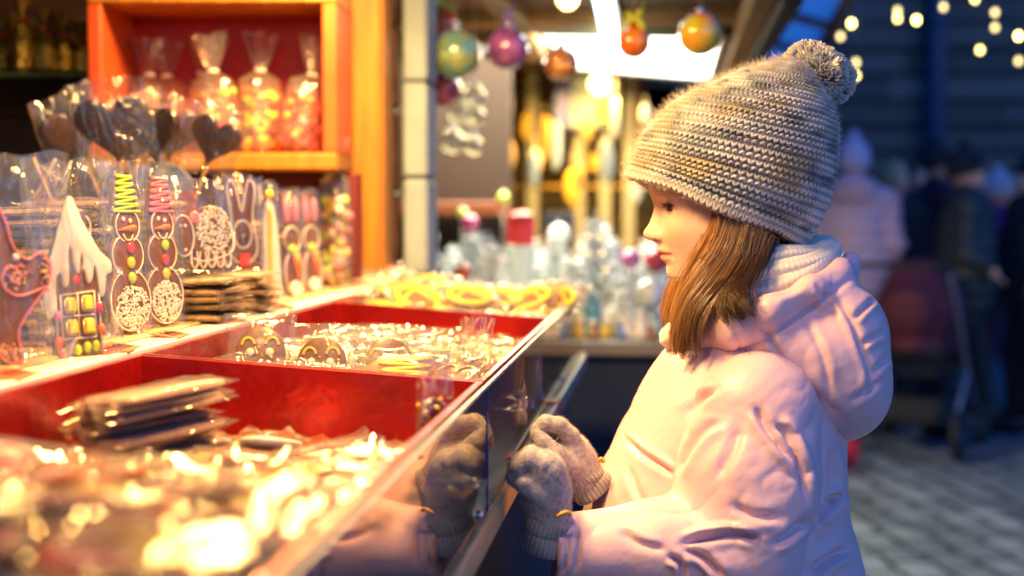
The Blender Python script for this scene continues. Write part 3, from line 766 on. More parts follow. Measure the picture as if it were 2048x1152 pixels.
# reindeer / dog-like face
t = display(488, 'clear packet with a white outlined gingerbread reindeer holding a small red parcel', dz=.068, rot=R(50))
b = MB().slab(union_out([(0, .04, .032, .038), (0, .085, .02, .04), (-.018, .13, .012, .03), (.018, .13, .012, .03)]), TH, .002).build('cookie', cho, t)
mb = MB(); line(mb, [(-.028, .03), (-.022, .09), (-.028, .14), (-.018, .155), (-.008, .13), (0, .10), (.008, .13), (.018, .155), (.028, .14), (.022, .09), (.028, .03), (0, .008)], .0016, closed=True)
line(mb, ell_out(0, .06, .018, .024, 14), .0016, closed=True, k=3); mb.build('outline_icing', icw, b)
MB().ball((0, -.003, .052), .009, 8, sy=.5).build('nose', choc, b); MB().box((-.011, -.006, .004), (.011, 0, .026), .002).build('parcel', icr, b)
wrapper(t, .095, -.004, .165, .028, cello, 6)
# yellow candle shape
t = display(548, 'narrow packet with a yellow iced gingerbread candle', rot=R(60))
b = MB().slab(smooth_path([(-.018, .0), (.02, .0), (.022, .06), (.018, .15), (.004, .19), (-.012, .15), (-.02, .06)], 4, True), TH, .002).build('cookie', icw, t)
mb = MB(); line(mb, [(-.004, .01), (-.006, .08), (-.002, .14), (.0, .175)], .006, k=5); mb.build('yellow_icing', icy, b)
MB().ball((0, -.003, .2), .009, 8, sy=.5).build('flame', icy, b); wrapper(t, .06, -.002, .225, .024, cello, 7)
# three rabbits with carrots
for i, (px, lab) in enumerate([(590, 'packet with a pink eared gingerbread rabbit next to the yellow candle packet'), (628, 'packet with a pink eared gingerbread rabbit, second from the candle packet')]):
    t = display(px, lab, rot=R(62))
    b = MB().slab(union_out([(0, .045, .03, .046), (0, .112, .026, .028), (-.012, .16, .010, .045), (.012, .16, .010, .045)]), TH, .002).build('cookie', cho, t)
    mb = MB(); line(mb, ell_out(0, .045, .026, .041, 16), .0016, closed=True, k=3); line(mb, ell_out(0, .112, .023, .025, 14), .0016, closed=True, k=3); mb.build('outline_icing', icw, b)
    for x in (-.012, .012): MB().ball((x, -.002, .17), .008, 8, sy=.5, sz=3.2).build('ear_icing', icp, b)
    MB().tube([(.004, -.004, .085), (.006, -.004, .06), (.010, -.004, .035)], [.008, .007, .002], 8).build('carrot', ico, b)
    MB().ball((-.004, -.004, .092), .010, 8, sy=.5).build('carrot_leaf', icg, b)
    MB().ball((.002, -.002, .014), .016, 8, sy=.3, sx=1.1).build('sugar_foot', icw, b)
    wrapper(t, .075, -.002, .215, .026, cello, 8 + i)

def tie_bag(root, w_, h, neck, top, fill, mt=cello, seed=0, tw=.5, cols_=None, nball=70, br=.0085, tie=icr, fh=.62):
    """pouch gathered at a neck with a flared top, filled with sweets"""
    rs = random.Random(seed)
    V = []; n = 30; prof = []
    for i in range(26):
        v = i / 25
        if v < .6: r = w_ / 2 * (1 - (1 - v / .6) ** 6 * .25) * (1 - .25 * (v / .6) ** 3); z = neck * v / .6
        elif v < .7: f = (v - .6) / .1; r = w_ / 2 * .75 * (1 - f) + .009 * f; z = neck * (1 + .12 * f)
        else: f = (v - .7) / .3; r = .009 + tw * w_ / 2 * f ** .8; z = neck * 1.12 + (h - neck * 1.12) * f
        prof.append((r, z))
    prof[0] = (prof[0][0] * .75, 0)
    ph = [rs.uniform(0, 6) for _ in range(4)]
    for i, (r, z) in enumerate(prof):
        v = i / 25; pl = .05 + .28 * max(0, (v - .45) / .55)
        for k in range(n):
            t_ = 2 * math.pi * k / n; q = r * (1 + pl * math.sin(5 * t_ + ph[0]) * .8 + pl * .5 * math.sin(9 * t_ + ph[1] + v * 3))
            V.append((q * math.cos(t_), q * math.sin(t_) * .62, z + (.006 * math.sin(4 * t_ + ph[2]) if i == 25 else 0)))
    F = [(i * n + k, i * n + (k + 1) % n, (i + 1) * n + (k + 1) % n, (i + 1) * n + k) for i in range(25) for k in range(n)] + [tuple(range(n))[::-1]]
    obj('wrapper', V, F, mt, root)
    MB().lathe([(.008, neck * 1.10), (.013, neck * 1.105), (.013, neck * 1.135), (.008, neck * 1.14)], 10).build('tie', tie, root)
    mb = MB(); cl = []
    cols_ = cols_ or [(.75, .05, .02), (.8, .3, .02), (.85, .6, .03)]
    k = 0
    while k < nball:
        x, y, z = rs.uniform(-1, 1), rs.uniform(-1, 1), rs.random()
        if x * x + y * y > .85: continue
        mb.ball((x * w_ * .40, y * w_ * .24, .008 + z * neck * fh), br * rs.uniform(.8, 1.2), 5); cl.append(rs.choice(cols_)); k += 1
    V = np.concatenate(mb.V); o_ = obj('sweets', V, mb.F, mixm, root, cols=np.repeat(np.array(cl), len(V) // k, axis=0)); tag(o_, kind='stuff')
t = T('sweets_bag', 'tall tied clear bag of pastel gingerbread beside the orange post', 'sweets bag', SW(-.735, rackpos(672), -.1705), STALL_RZ)
tie_bag(t, .085, .325, .235, .3, None, cello_m, 5, .55, [(.8, .25, .3), (.85, .6, .1), (.5, .6, .1), (.85, .7, .6), (.4, .12, .05)], 90, .010, icw, .8)
# six bags in the shelf box
labs = ['tied bag of pink sweets, leftmost in the red shelf', 'tied bag of pale sweets, second from the left in the red shelf', 'tied bag of pink and white sweets, third in the red shelf', 'tied bag of red and green sweets, fourth in the red shelf', 'tied bag of yellow sweets, fifth in the red shelf', 'biggest tied bag of orange and red sweets, rightmost in the red shelf']
cs = [[(.75, .12, .06), (.8, .35, .2)], [(.8, .3, .12), (.7, .08, .03)], [(.8, .12, .08), (.85, .45, .35), (.7, .03, .02)], [(.75, .04, .02), (.2, .4, .03), (.8, .2, .1)], [(.8, .50, .02), (.45, .45, .03), (.8, .12, .02)], [(.78, .05, .01), (.8, .12, .01), (.85, .5, .03), (.7, .02, .01)]]
Y0 = 3.16
for i, (px, dy, hh, wd) in enumerate([(292, .09, .265, .10), (335, .10, .262, .10), (398, .10, .27, .10), (432, -.02, .262, .11), (512, .03, .272, .115), (592, -.01, .258, .125)]):
    p = W(px, 0, Y0 + dy); b0 = SHZ = W(425, 340, 3.06)[2] + .037
    t = T('sweets_bag', labs[i], 'sweets bag', (p[0], p[1], SHZ), rot=(R(-3), R([2, -2, 0, -3, 3, 12][i]), rnd.uniform(-.4, .4)), group='tied sweet bags in the shelf box')
    tie_bag(t, wd, hh, hh * .62, .3, None, cello_p if i not in (1, 4) else cello_m, 20 + i, .55, cs[i], 85, .0095, icw, .8)

# chocolate hearts on sticks in a round holder behind the row
def heart(cx, cz, r, k=40):
    return [(cx + r * (16 * math.sin(t) ** 3) / 16, cz + r * (13 * math.cos(t) - 5 * math.cos(2 * t) - 2 * math.cos(3 * t) - math.cos(4 * t)) / 16) for t in np.linspace(0, 2 * math.pi, k, endpoint=False)]
stick_m = mat('wood_stick', (.60, .34, .08), rough=.6)
hp = [(150, 262, 2.62, -24, .062, 40, 'chocolate heart lollipop leaning furthest left in clear wrap'), (225, 250, 2.55, -8, .070, 5, 'biggest chocolate heart lollipop facing the front'), (305, 262, 2.60, 6, .062, -35, 'chocolate heart lollipop turned sideways above the holder'),
      (262, 275, 2.70, 0, .058, 20, 'chocolate heart lollipop half hidden at the back of the bunch'), (348, 262, 2.66, 10, .056, 30, 'chocolate heart lollipop leaning towards the pink sweet bags'), (428, 278, 2.60, 22, .052, -10, 'small chocolate heart lollipop leaning furthest right')]
hold = W(325, 345, 2.62)
for i, (px, py, Y, a, r, rz, lab) in enumerate(hp):
    p = W(px, py, Y)
    t = T('heart_lollipop', lab, 'lollipop', p, rot=(R(4), R(a), R(rz)), group='chocolate heart lollipops')
    MB().slab(heart(0, 0, r * .95), .014, .003).build('chocolate_heart', choc, t)
    MB().tube([(0, .007, -r * .6), (0, .007, -.12), (0, .007, -.24)], .0028, 7).build('stick', stick_m, t)
    wrapper(t, r * 2.15, -r * 1.25, r * 1.2, .030, cello, 60 + i, nx=14, nz=14, y0=.007)
t = T('lollipop_holder', 'round grey topped holder with the lollipop sticks pushed into it', 'holder', (hold[0], hold[1], CZ - .20))
MB().lathe([(.055, 0), (.058, .01), (.06, .215), (.056, .235)], 28).build('drum', mat('holder_red', (.25, .04, .02), rough=.5), t)
MB().ball((0, 0, .24), .056, 14, sz=.85).build('foam_dome', mat('grey_foam', (.12, .14, .19), rough=.8, bump=.3, bscale=60), t)
MB().box((-.99, 2.45, 1.05), (-.83, 2.9, 1.09), .0)
for i, (px, dx) in enumerate(((80, -14), (92, 18))):
    t = T('wooden_stick', ['bare wooden stick leaning left, crossing another above the pig packet', 'bare wooden stick leaning right, crossing another above the pig packet'][i], 'stick', W(px, 348, 2.45), rot=(0, R(dx * 1.6), 0))
    MB().tube([(0, .006 * i, -.12), (0, .006 * i, 0), (0, .006 * i, .03)], .0028, 7).build('stick', stick_m, t)
t = T('stick_jar', 'dark jar behind the pig packet holding bare wooden sticks', 'jar', W(86, 420, 2.45) * [1, 1, 0] + [0, 0, CZ - .20])
MB().lathe([(.03, 0), (.034, .005), (.034, .10), (.03, .105), (.029, .02), (.0001, .015)], 20).build('jar', mat('dark_glaze', (.06, .03, .02), rough=.2), t)

# glass shelf with gold pouches standing in for glassware, gold light put into colour
t = T('glass_shelf', 'dim green glass shelf on the dark end wall at the left', 'shelf', W(60, 150, 3.2), R(-6))
MB().box((-.45, -.02, -.004), (.18, .22, .004), .001).build('shelf_glass', mat('green_glass', (.12, .2, .06), rough=.08, trans=.6), t, smooth=False)
for x in (-.3, .1): MB().box((x, .10, -.05), (x + .012, .22, -.0045), .002).build('bracket', wood_d, t, smooth=False)
gold = mat('gold_foil', (.45, .27, .04), rough=.22, metal=.9, bump=.8, bscale=50)
g0 = None
for i, (px, py, Y) in enumerate([(8, 146, 3.25), (48, 148, 3.20), (88, 149, 3.22), (128, 150, 3.24), (165, 150, 3.26), (28, 148, 3.34), (108, 149, 3.33)]):
    t = T('gold_bag', ['gold foil bag at the left edge of the glass shelf', 'tallest gold foil bag on the glass shelf', 'gold foil bag in the middle of the glass shelf', 'gold foil bag right of the middle of the glass shelf', 'gold foil bag closest to the red shelf box', 'gold foil bag behind the tallest one', 'gold foil bag in the second row right'][i], 'gift bag', W(px, py, Y) * [1, 1, 0] + [0, 0, W(60, 150, 3.2)[2] + .0045], R(rnd.uniform(-40, 40)), 'gold foil bags on the glass shelf')
    h = [.13, .17, .14, .13, .12, .15, .15][i]
    MB().lathe([(.022, 0), (.026, .01), (.028, h * .4), (.020, h * .6), (.006, h * .7), (.014, h * .85), (.024, h)], 9).build('pouch', gold, t, smooth=False)
    MB().lathe([(.005, h * .69), (.010, h * .70), (.005, h * .72)], 8).build('tie', icr, t)

# ================================================================ RED TRAYS AND THEIR PILES
def tray(s0, s1, label, db=-.655, df=-.222, hb=-.180, hf=-.208, depth=.12):
    t = T('red_tray', label, 'tray', (0, 0, 0), STALL_RZ, 'red foil lined trays')
    th = .007
    def q(d, s, up): 
        f = (d - db) / (df - db); return (d, s, CZ + hb + (hf - hb) * f - (0 if up else depth))
    def wall(name, d0, s0_, d1, s1_, nx_, ny_):
        V = []
        for (d, s) in ((d0, s0_), (d1, s1_), (d1 + nx_, s1_ + ny_), (d0 + nx_, s0_ + ny_)):
            V += [q(d, s, 0), q(d, s, 1)]
        MB().add(V, [(0, 2, 3, 1), (2, 4, 5, 3), (4, 6, 7, 5), (6, 0, 1, 7), (1, 3, 5, 7), (0, 6, 4, 2)]).build(name, red_f, t, smooth=False)
    wall('side', db, s0, df, s0, 0, th); wall('side', db, s1 - th, df, s1 - th, 0, th)
    wall('side', db, s0 + th + .0005, db, s1 - th - .0005, th, 0); wall('side', df - th, s0 + th + .0005, df - th, s1 - th - .0005, th, 0)
    V = [q(db + .001, s0 + .001, 0), q(df - .001, s0 + .001, 0), q(df - .001, s1 - .001, 0), q(db + .001, s1 - .001, 0)]
    V = [(x, y, z - .004) for x, y, z in V] + [(x, y, z + .0) for x, y, z in V]
    MB().add(V, [(3, 2, 1, 0), (4, 5, 6, 7), (0, 1, 5, 4), (1, 2, 6, 5), (2, 3, 7, 6), (3, 0, 4, 7)]).build('base', red_f, t, smooth=False)
    return t
tray(.70, 1.705, 'nearest red foil tray heaped with a blurred pile of wrapped gingerbread')
tray(1.715, 2.73, 'middle red foil tray with rows of upright gingerbread packets')
tray(2.74, 3.58, 'farthest red foil tray heaped with yellow iced gingerbread')

def tilt_h(d): return -.180 - .028 * (d + .655) / .433
# packet prototypes lying flat: x across, y along, z up
def mk_packet(kind, loc, label, grp):
    t = T('wrapped_gingerbread', label, 'wrapped cookie', loc, group=grp)
    def flat(mb, nm, m_, par): o_ = mb.build(nm, m_, par); return o_
    rt = Matrix.Rotation(R(-90), 3, 'X')
    M = np.array([[1, 0, 0], [0, 0, 1], [0, -1, 0]], float)   # xz drawing -> xy, front faces up
    def fb(mb, nm, m_, par):
        V = np.concatenate(mb.V); V = np.stack([V[:, 0], V[:, 2], -V[:, 1] + .004], 1); return obj(nm, V, mb.F, m_, par)
    ww, hh, wm = .095, .11, cello_m
    if kind == 'heart':
        c = fb(MB().slab(heart(0, 0, .04), .008, .002), 'cookie', cho, t); mb = MB(); line(mb, heart(0, 0, .036, 20), .0018, closed=True, k=3); fb(mb, 'outline_icing', icw, c)
    elif kind == 'squiggle':
        c = fb(MB().slab(ell_out(0, 0, .048, .034), .008, .002), 'cookie', cho, t); mb = MB()
        line(mb, [((-.03 if k % 2 else .03) * (1 - .04 * k), .024 - .0065 * k) for k in range(8)], .0023, k=7); fb(mb, 'squiggle_icing', icy, c); ww = .12; hh = .095
    elif kind == 'face':
        c = fb(MB().slab(ell_out(0, 0, .034, .036), .009, .002), 'cookie', cho, t); mb = MB()
        line(mb, [(-.025, .010), (-.022, .017), (-.016, .020), (-.010, .017), (-.007, .011)], .002); line(mb, [(.007, .011), (.010, .017), (.016, .020), (.022, .017), (.025, .010)], .002); fb(mb, 'brow_icing', icy, c)
        mb = MB(); mb.ball((-.013, -.002, .0), .006, 8, sy=.5); fb(mb, 'eye', icw, c); mb = MB(); mb.ball((.013, -.002, .0), .006, 8, sy=.5); fb(mb, 'eye', icw, c)
    elif kind == 'white':
        c = fb(MB().slab(ell_out(0, 0, .04, .03, 24, 3), .009, .003), 'cookie', icw, t); mb = MB(); line(mb, ell_out(0, 0, .03, .02, 14), .002, closed=True, k=3); fb(mb, 'outline_icing', icp, c); ww = .11
    elif kind == 'orange':
        c = fb(MB().slab(ell_out(0, 0, .034, .034, 24), .010, .003), 'cookie', ico, t); mb = MB(); line(mb, ell_out(0, 0, .02, .02, 12), .002, closed=True, k=3); fb(mb, 'outline_icing', icw, c)
    elif kind == 'red':
        c = fb(MB().slab(ell_out(0, 0, .040, .034, 24), .010, .003), 'cookie', icr, t); mb = MB(); line(mb, ell_out(0, 0, .028, .022, 12), .002, closed=True, k=3); fb(mb, 'outline_icing', icw, c)
    elif kind == 'yellow':
        c = fb(MB().slab(ell_out(0, 0, .045, .038, 26), .010, .003), 'cookie', cho, t); mb = MB(); line(mb, ell_out(0, 0, .039, .032, 16), .005, closed=True, k=3)
        line(mb, [(-.03, -.01), (0, .02), (.03, -.01)], .004); fb(mb, 'yellow_icing', icy, c); ww = .115; hh = .11
    elif kind == 'plain':
        c = fb(MB().slab(ell_out(0, 0, .042, .042, 24, 2.6), .009, .003), 'cookie', cho, t); mb = MB(); line(mb, ell_out(0, 0, .036, .036, 14), .0018, closed=True, k=3); fb(mb, 'outline_icing', icp, c)
    elif kind == 'mini':
        c = fb(MB().slab(ell_out(0, 0, .018, .018, 16), .007, .002), 'cookie', icy if rnd.random() < .5 else cho, t); ww, hh = .055, .075
    e = wrapper(t, ww, -hh / 2, hh / 2, .021, wm, rnd.randrange(999), nx=12, nz=12, y0=0, ruff=.01); e.rotation_euler = (R(90), 0, 0); e.location = (0, 0, .001)
    return t
protos = {}
def packet(kind, loc, rot, label, grp, scale=1.0):
    if kind in protos: o_ = dup(protos[kind])
    else: o_ = protos[kind] = mk_packet(kind, loc, label, grp)
    return place(o_, loc, rot, label, grp, scale)
KN = {'red': 'red iced oval gingerbread', 'heart': 'heart shaped gingerbread with white outline', 'squiggle': 'oval gingerbread with yellow squiggle icing', 'face': 'round gingerbread face with yellow brows', 'white': 'white iced gingerbread', 'orange': 'orange iced round gingerbread', 'yellow': 'yellow iced gingerbread', 'plain': 'pink outlined brown gingerbread', 'mini': 'tiny wrapped biscuit'}
def zone(s, d, s0, s1, tray_):
    a = 'front end' if s < s0 + (s1 - s0) / 3 else ('middle' if s < s0 + (s1 - s0) * .66 else 'far end'); b_ = 'near the price ledge' if d < -.50 else ('centrally' if d < -.38 else 'near the screen')
    return ' %s, %s of %s tray' % (b_, a, tray_)
# near tray: a jumble rising towards the camera
rs = random.Random(5)
for j in range(15):
    for i in range(6):
        s = .74 + j * .062 + rs.uniform(-.02, .02); d = -.595 + i * .062 + rs.uniform(-.015, .015)
        if s > 1.63 : continue
        if d < -.46 and 1.30 < s: continue
        near = max(0, 1.6 - s)
        top = tilt_h(d) - .092 + .078 * min(1, near / .7) + rs.uniform(-.008, .014)
        for lv in (0, 1):
            kind = rs.choice(['white', 'orange', 'plain', 'heart', 'white', 'squiggle', 'plain', 'orange', 'red', 'plain', 'red', 'heart'])
            packet(kind, SW(d, s, top - lv * .026), (rs.uniform(-.3, .3), rs.uniform(-.3, .3), rs.uniform(0, 6.28)), KN[kind] + zone(s, d, .74, 1.63, 'nearest'), 'wrapped %s cookie' % kind + zone(s, d, .74, 1.63, 'nearest'), rs.uniform(.9, 1.25))
# layered flat packets in the far left corner of the near tray
sl = mat('pink_brown_cookie', (.68, .34, .22), rough=.4, var=.3)
fp2 = None
for k in range(9):
    loc = SW(-.565 + rs.uniform(-.018, .018), 1.50 + rs.uniform(-.02, .02), tilt_h(-.57) - .088 + k * .0088)
    lab = 'flat packet in the layered stack in the corner of the nearest tray'
    if fp2 is None: fp2 = flat_packet(loc, 0, (.085, .17), lab, 'flat packets stacked in the nearest tray', cmat=sl); o_ = fp2
    else: o_ = dup(fp2)
    place(o_, loc, (R(4) + rs.uniform(-.03, .03), R(-2) + rs.uniform(-.04, .04), STALL_RZ + R(-32) + rs.uniform(-.22, .22)), lab, 'flat packets stacked in the nearest tray')
# middle tray
for j in range(15):
    for i in range(8):
        s = 1.77 + j * .056; d = -.60 + i * .047 + rs.uniform(-.008, .008)
        h0 = tilt_h(d) - .024
        if s > 2.48 or (i == 0 and s > 2.2) or (s < 1.90 and d > -.37): continue
        if s < 1.90 and d < -.40:
            packet('mini', SW(d, s, h0 - .030 + rs.uniform(-.006, .008)), (R(60) + rs.uniform(-.3, .3), rs.uniform(-.3, .3), rs.uniform(-.6, .6)), 'tiny wrapped biscuit standing in the front left of the middle tray', 'tiny wrapped biscuits in the middle tray', 1.0)
            packet('mini', SW(d + .02, s + .03, h0 - .034 + rs.uniform(-.006, .008)), (R(70) + rs.uniform(-.3, .3), rs.uniform(-.3, .3), rs.uniform(-.6, .6)), 'tiny wrapped biscuit standing in the front left of the middle tray', 'tiny wrapped biscuits in the middle tray', 1.0)
        elif s < 2.1 or s > 2.62: 
            kind = rs.choice(['plain', 'white', 'white', 'heart', 'plain'])
            packet(kind, SW(d, s, h0 - .045 + rs.uniform(-.006, .006)), (rs.uniform(-.25, .25), rs.uniform(-.2, .2), rs.uniform(0, 6.28)), KN[kind] + ' lying' + zone(s, d, 1.77, 2.5, 'middle'), 'lying %s cookie' % kind + zone(s, d, 1.77, 2.5, 'middle'), 1.0)
        elif i > 1 or s > 2.0:
            kind = 'face' if j in (6, 5) else rs.choice(['plain', 'white', 'heart', 'plain'])
            packet(kind, SW(d + .01, s, h0 - .042 + rs.uniform(-.004, .006)), (R(66) + rs.uniform(-.1, .1), rs.uniform(-.1, .1), STALL_RZ + rs.uniform(-.2, .3)), KN[kind] + ' standing' + zone(s, d, 1.77, 2.5, 'middle'), 'standing %s cookie' % kind + zone(s, d, 1.77, 2.5, 'middle'), 1.0)
packet('squiggle', SW(-.335, 1.80, -.214), (R(34), 0, R(4)), 'oval gingerbread with bright yellow squiggle icing at the near edge of the middle tray', 'single cookies at the tray edge', 1.15)
packet('heart', SW(-.272, 1.79, -.216), (R(34), 0, R(-40)), 'outlined heart gingerbread in the near right corner of the middle tray', 'single cookies at the tray edge', .85)
packet('face', SW(-.60, 2.05, -.212), (R(72), 0, R(5)), 'brown face gingerbread with yellow brows at the left of the middle tray', 'face cookies in the middle tray', 1.1)
packet('face', SW(-.49, 1.98, -.218), (R(72), 0, R(-5)), 'brown face gingerbread with yellow brows in the centre of the middle tray', 'face cookies in the middle tray', 1.05)
packet('face', SW(-.40, 2.02, -.222), (R(70), 0, R(8)), 'brown face gingerbread with yellow brows to the right of the middle tray', 'face cookies in the middle tray', 1.05)
# far tray
for j in range(10):
    for i in range(6):
        s = 2.80 + j * .078 + rs.uniform(-.015, .015); d = -.59 + i * .062 + rs.uniform(-.012, .012)
        kind = rs.choice(['yellow'] * 4 + ['white', 'plain'])
        packet(kind, SW(d, s, tilt_h(d) - .035 + rs.uniform(-.006, .012)), (rs.uniform(-.4, .4) + .15, rs.uniform(-.3, .3), rs.uniform(0, 6.28)), KN[kind] + zone(s, d, 2.8, 3.5, 'farthest'), 'heaped %s cookie' % kind + zone(s, d, 2.8, 3.5, 'farthest'), 1.05)
for k, (px, py, Y) in enumerate([(800, 578, 3.1), (850, 568, 3.2), (880, 590, 3.05), (940, 596, 3.0), (1000, 598, 3.1), (1060, 600, 3.1), (1110, 598, 3.15), (835, 598, 3.0), (700, 590, 3.1), (760, 570, 3.3), (790, 545, 3.4), (720, 575, 3.3)]):
    kind = 'yellow' if k < 8 else 'white'
    packet(kind, W(px, py, Y), (rs.uniform(.1, .6), rs.uniform(-.2, .2), rs.uniform(-.5, .5)), KN[kind] + ' on top of the heap in the farthest tray', 'wrapped %s on top of the farthest heap' % kind, 1.15)

# a crinkled bag pushed against the inside of the screen
for i, (d, s, h, lab) in enumerate([(-.250, 1.83, .135, 'crinkled clear bag of sprinkled gingerbread leaning on the acrylic screen behind the joint'), (-.252, 1.52, .11, 'crumpled clear bag rising over the near end of the acrylic screen')]):
    t = T('crinkled_bag', lab, 'sweets bag', SW(d, s, -.295 if i == 0 else -.29), rot=(0, R(4), STALL_RZ + R(80)))
    wrapper(t, .12 if i == 0 else .09, 0, h + .02, .03, cello, 90 + i, ruff=.012, y0=0)
    mb = MB(); pts = [(rnd.uniform(-.045, .045), rnd.uniform(-.006, .006), rnd.uniform(.01, h * .75)) for _ in range(120)]
    ico_balls(mb, pts, .0026); V = np.concatenate(mb.V); cc = np.array([(.8, .1, .2), (.8, .6, .05), (.2, .1, .4), (.8, .6, .5), (.15, .05, .02)])[np.repeat([rnd.randrange(5) for _ in pts], len(V) // len(pts))]
    tag(obj('sprinkles', V, mb.F, mixm, t, cols=cc), kind='stuff')
    MB().slab(ell_out(0, h * .42, .04, h * .36), .008, .002).build('cookie', cho, t)
# ================================================================ THE GIRL
YM = 2.03
def proj(P):
    """world points -> photo pixels (used only while sculpting folds)"""
    X, Y, Z = P[:, 0], P[:, 1], P[:, 2] - CZ
    f = Y * cT - Z * sT; u = Y * sT + Z * cT
    return 1024 + FPX * X / f, 576 - FPX * u / f
def crease(P, N, path, w_, dep, ridge=0.5, side=1, facing=-0.05, lim=None):
    """push a cloth fold into the camera-side surface: a groove with a raised lip"""
    px, py = proj(P); pth = smooth_path([(a, b) for a, b in path], 5); best = np.full(len(P), 1e9); sg = np.zeros(len(P)); tt = np.zeros(len(P))
    for i in range(len(pth) - 1):
        a = pth[i]; d = pth[i + 1] - a; L = d @ d + 1e-9
        t = np.clip(((px - a[0]) * d[0] + (py - a[1]) * d[1]) / L, 0, 1)
        ex, ey = px - a[0] - t * d[0], py - a[1] - t * d[1]; e = np.hypot(ex, ey); m = e < best
        best[m] = e[m]; sg[m] = np.sign(d[0] * ey - d[1] * ex)[m] * side; tt[m] = (i + t[m]) / (len(pth) - 1)
    r = best / 1420.0; fade = np.clip(np.minimum(tt, 1 - tt) * 5 + .12, 0, 1) * np.clip((-N[:, 1] - facing) * 3, 0, 1)
    if lim is not None: fade = fade * lim
    g = -dep * np.exp(-(r / w_) ** 2) + dep * ridge * np.exp(-((r - 2.1 * w_) / (1.3 * w_)) ** 2) * (sg > 0) + dep * ridge * .35 * np.exp(-((r - 2.6 * w_) / (1.6 * w_)) ** 2) * (sg <= 0)
    return P + N * (g * fade)[:, None]

girl = T('person', 'girl in a pale pink puffer jacket and knitted bobble hat looking down at the sweets', 'person', (W(1450, 0, YM)[0], YM, 0))
# ---- face and neck: contour rows around a vertical axis, profile read from the side view
prof = np.array([(215, 1345), (260, 1316), (300, 1302), (340, 1296), (365, 1296), (383, 1298.5), (395, 1302.5), (406, 1306.5), (414, 1308.5), (424, 1307), (436, 1303), (447, 1298.5), (455, 1293.5), (461, 1289), (467, 1286.6), (472, 1287.8), (476, 1291), (480, 1299), (483, 1309), (486, 1314.5), (491, 1316.5), (496, 1315.5), (501, 1314.8), (505, 1317), (507.5, 1323), (510, 1322), (514, 1320.6), (519, 1322.5), (524, 1328), (530, 1332.5), (537, 1332.5), (545, 1333), (552, 1336), (558, 1343), (562, 1354), (566, 1372), (571, 1398), (580, 1412), (600, 1418), (680, 1415), (760, 1400)], float)
base = np.array([(215, 1345), (260, 1316), (300, 1302), (340, 1297), (365, 1297), (383, 1300.5), (400, 1311), (414, 1317), (436, 1319), (455, 1318), (470, 1318), (486, 1321), (500, 1326), (510, 1329), (524, 1334), (537, 1337), (552, 1341), (558, 1347), (562, 1356), (566, 1373), (571, 1398), (580, 1412), (600, 1418), (680, 1415), (760, 1400)], float)
back = np.array([(215, 1500), (260, 1545), (330, 1575), (400, 1575), (450, 1555), (500, 1525), (560, 1512), (600, 1515), (680, 1540), (760, 1560)], float)
hw = np.array([(215, .040), (260, .060), (320, .0685), (380, .070), (420, .0695), (460, .067), (490, .0625), (520, .056), (545, .050), (556, .046), (562, .044), (571, .043), (600, .043), (640, .046), (700, .07), (760, .10)], float)
rows = np.concatenate([np.arange(215, 395, 4), np.arange(395, 575, 1.1), np.arange(576, 760, 5)]); NT = 300
th = np.linspace(-math.pi, math.pi, NT, endpoint=False); th = th - .55 * np.sin(th) * 0.62       # denser at the front
def ip(t, y): return np.interp(y, t[:, 0], t[:, 1])
def sm(a, k=5):
    a = np.pad(a, k, mode='edge'); return np.convolve(a, np.ones(2 * k + 1) / (2 * k + 1), 'same')[k:-k]
pf = sm(ip(prof, rows), 1); bf = sm(ip(base, rows), 4); bk = sm(ip(back, rows), 4); hh = sm(ip(hw, rows), 4)
wn = sm(np.interp(rows, [380, 405, 430, 450, 462, 474, 482, 490, 500, 512, 524, 545, 560], [.030, .0075, .0075, .0085, .0112, .0135, .0130, .016, .020, .019, .018, .017, .018]), 2)
V = []; pxm = FPX / YM
for j, py in enumerate(rows):
    xc = 1440.0; a_f = xc - bf[j]; a_b = bk[j] - xc; e = np.interp(py, [380, 500, 560, 600], [2.25, 2.0, 1.75, 2.0])
    c, s_ = np.cos(th), np.sin(th); rr = (np.abs(c) ** e + np.abs(s_) ** e) ** (-1 / e)
    X = np.where(c > 0, xc - a_f * rr * c, xc - a_b * rr * c); Yl = hh[j] * rr * s_
    X = X - (bf[j] - pf[j]) * np.exp(-(np.abs(Yl) / wn[j]) ** 2.2) * (c > 0)
    p = W(1024, py, YM)
    for k in range(NT): V.append(((X[k] - 1024) / FPX * (YM * cT + sT * 0), YM + Yl[k], p[2]))
V = np.array(V); n = len(rows)
# put x exactly where the photo has it
jj = np.repeat(np.arange(n), NT); f0 = YM * cT - (V[:, 2] - CZ) * sT
V[:, 0] *= f0 / (YM * cT)
F = np.array([(j * NT + k, (j + 1) * NT + k, (j + 1) * NT + (k + 1) % NT, j * NT + (k + 1) % NT) for j in range(n - 1) for k in range(NT)])
Nn = normals(V, F)
if (Nn[:, 0] * (V[:, 0] - W(1440, 400, YM)[0])).mean() < 0: F = F[:, ::-1]; Nn = -Nn
def push(cx, cy, lat, r, amt, pw=2, rz=1.0, mirror=True):
    global V
    for sgn in ((-1, 1) if mirror else (-1,)):
        q = W(cx, cy, YM); q[1] = YM + sgn * lat
        d = (V - q) / np.array([r, r, r * rz]); V = V + Nn * (amt * np.exp(-(np.sqrt((d * d).sum(1))) ** pw))[:, None]
push(1327, 414, .031, .0125, -.0062, rz=.75)     # eye sockets
push(1318, 385, .028, .014, .0016, rz=.5)        # brow ridge
push(1345, 462, .040, .022, .0030)               # cheeks
push(1321, 471, .0120, .0068, .0052, pw=3)       # nostril wings
push(1332, 466, .0165, .0045, -.0022, rz=2)       # crease behind the wing
push(1311, 481.0, .0085, .0036, -.0042, rz=.8)   # nostrils
push(1340, 511, .023, .005, -.0016)              # mouth corners
push(1333, 528, .012, .010, -.0010)
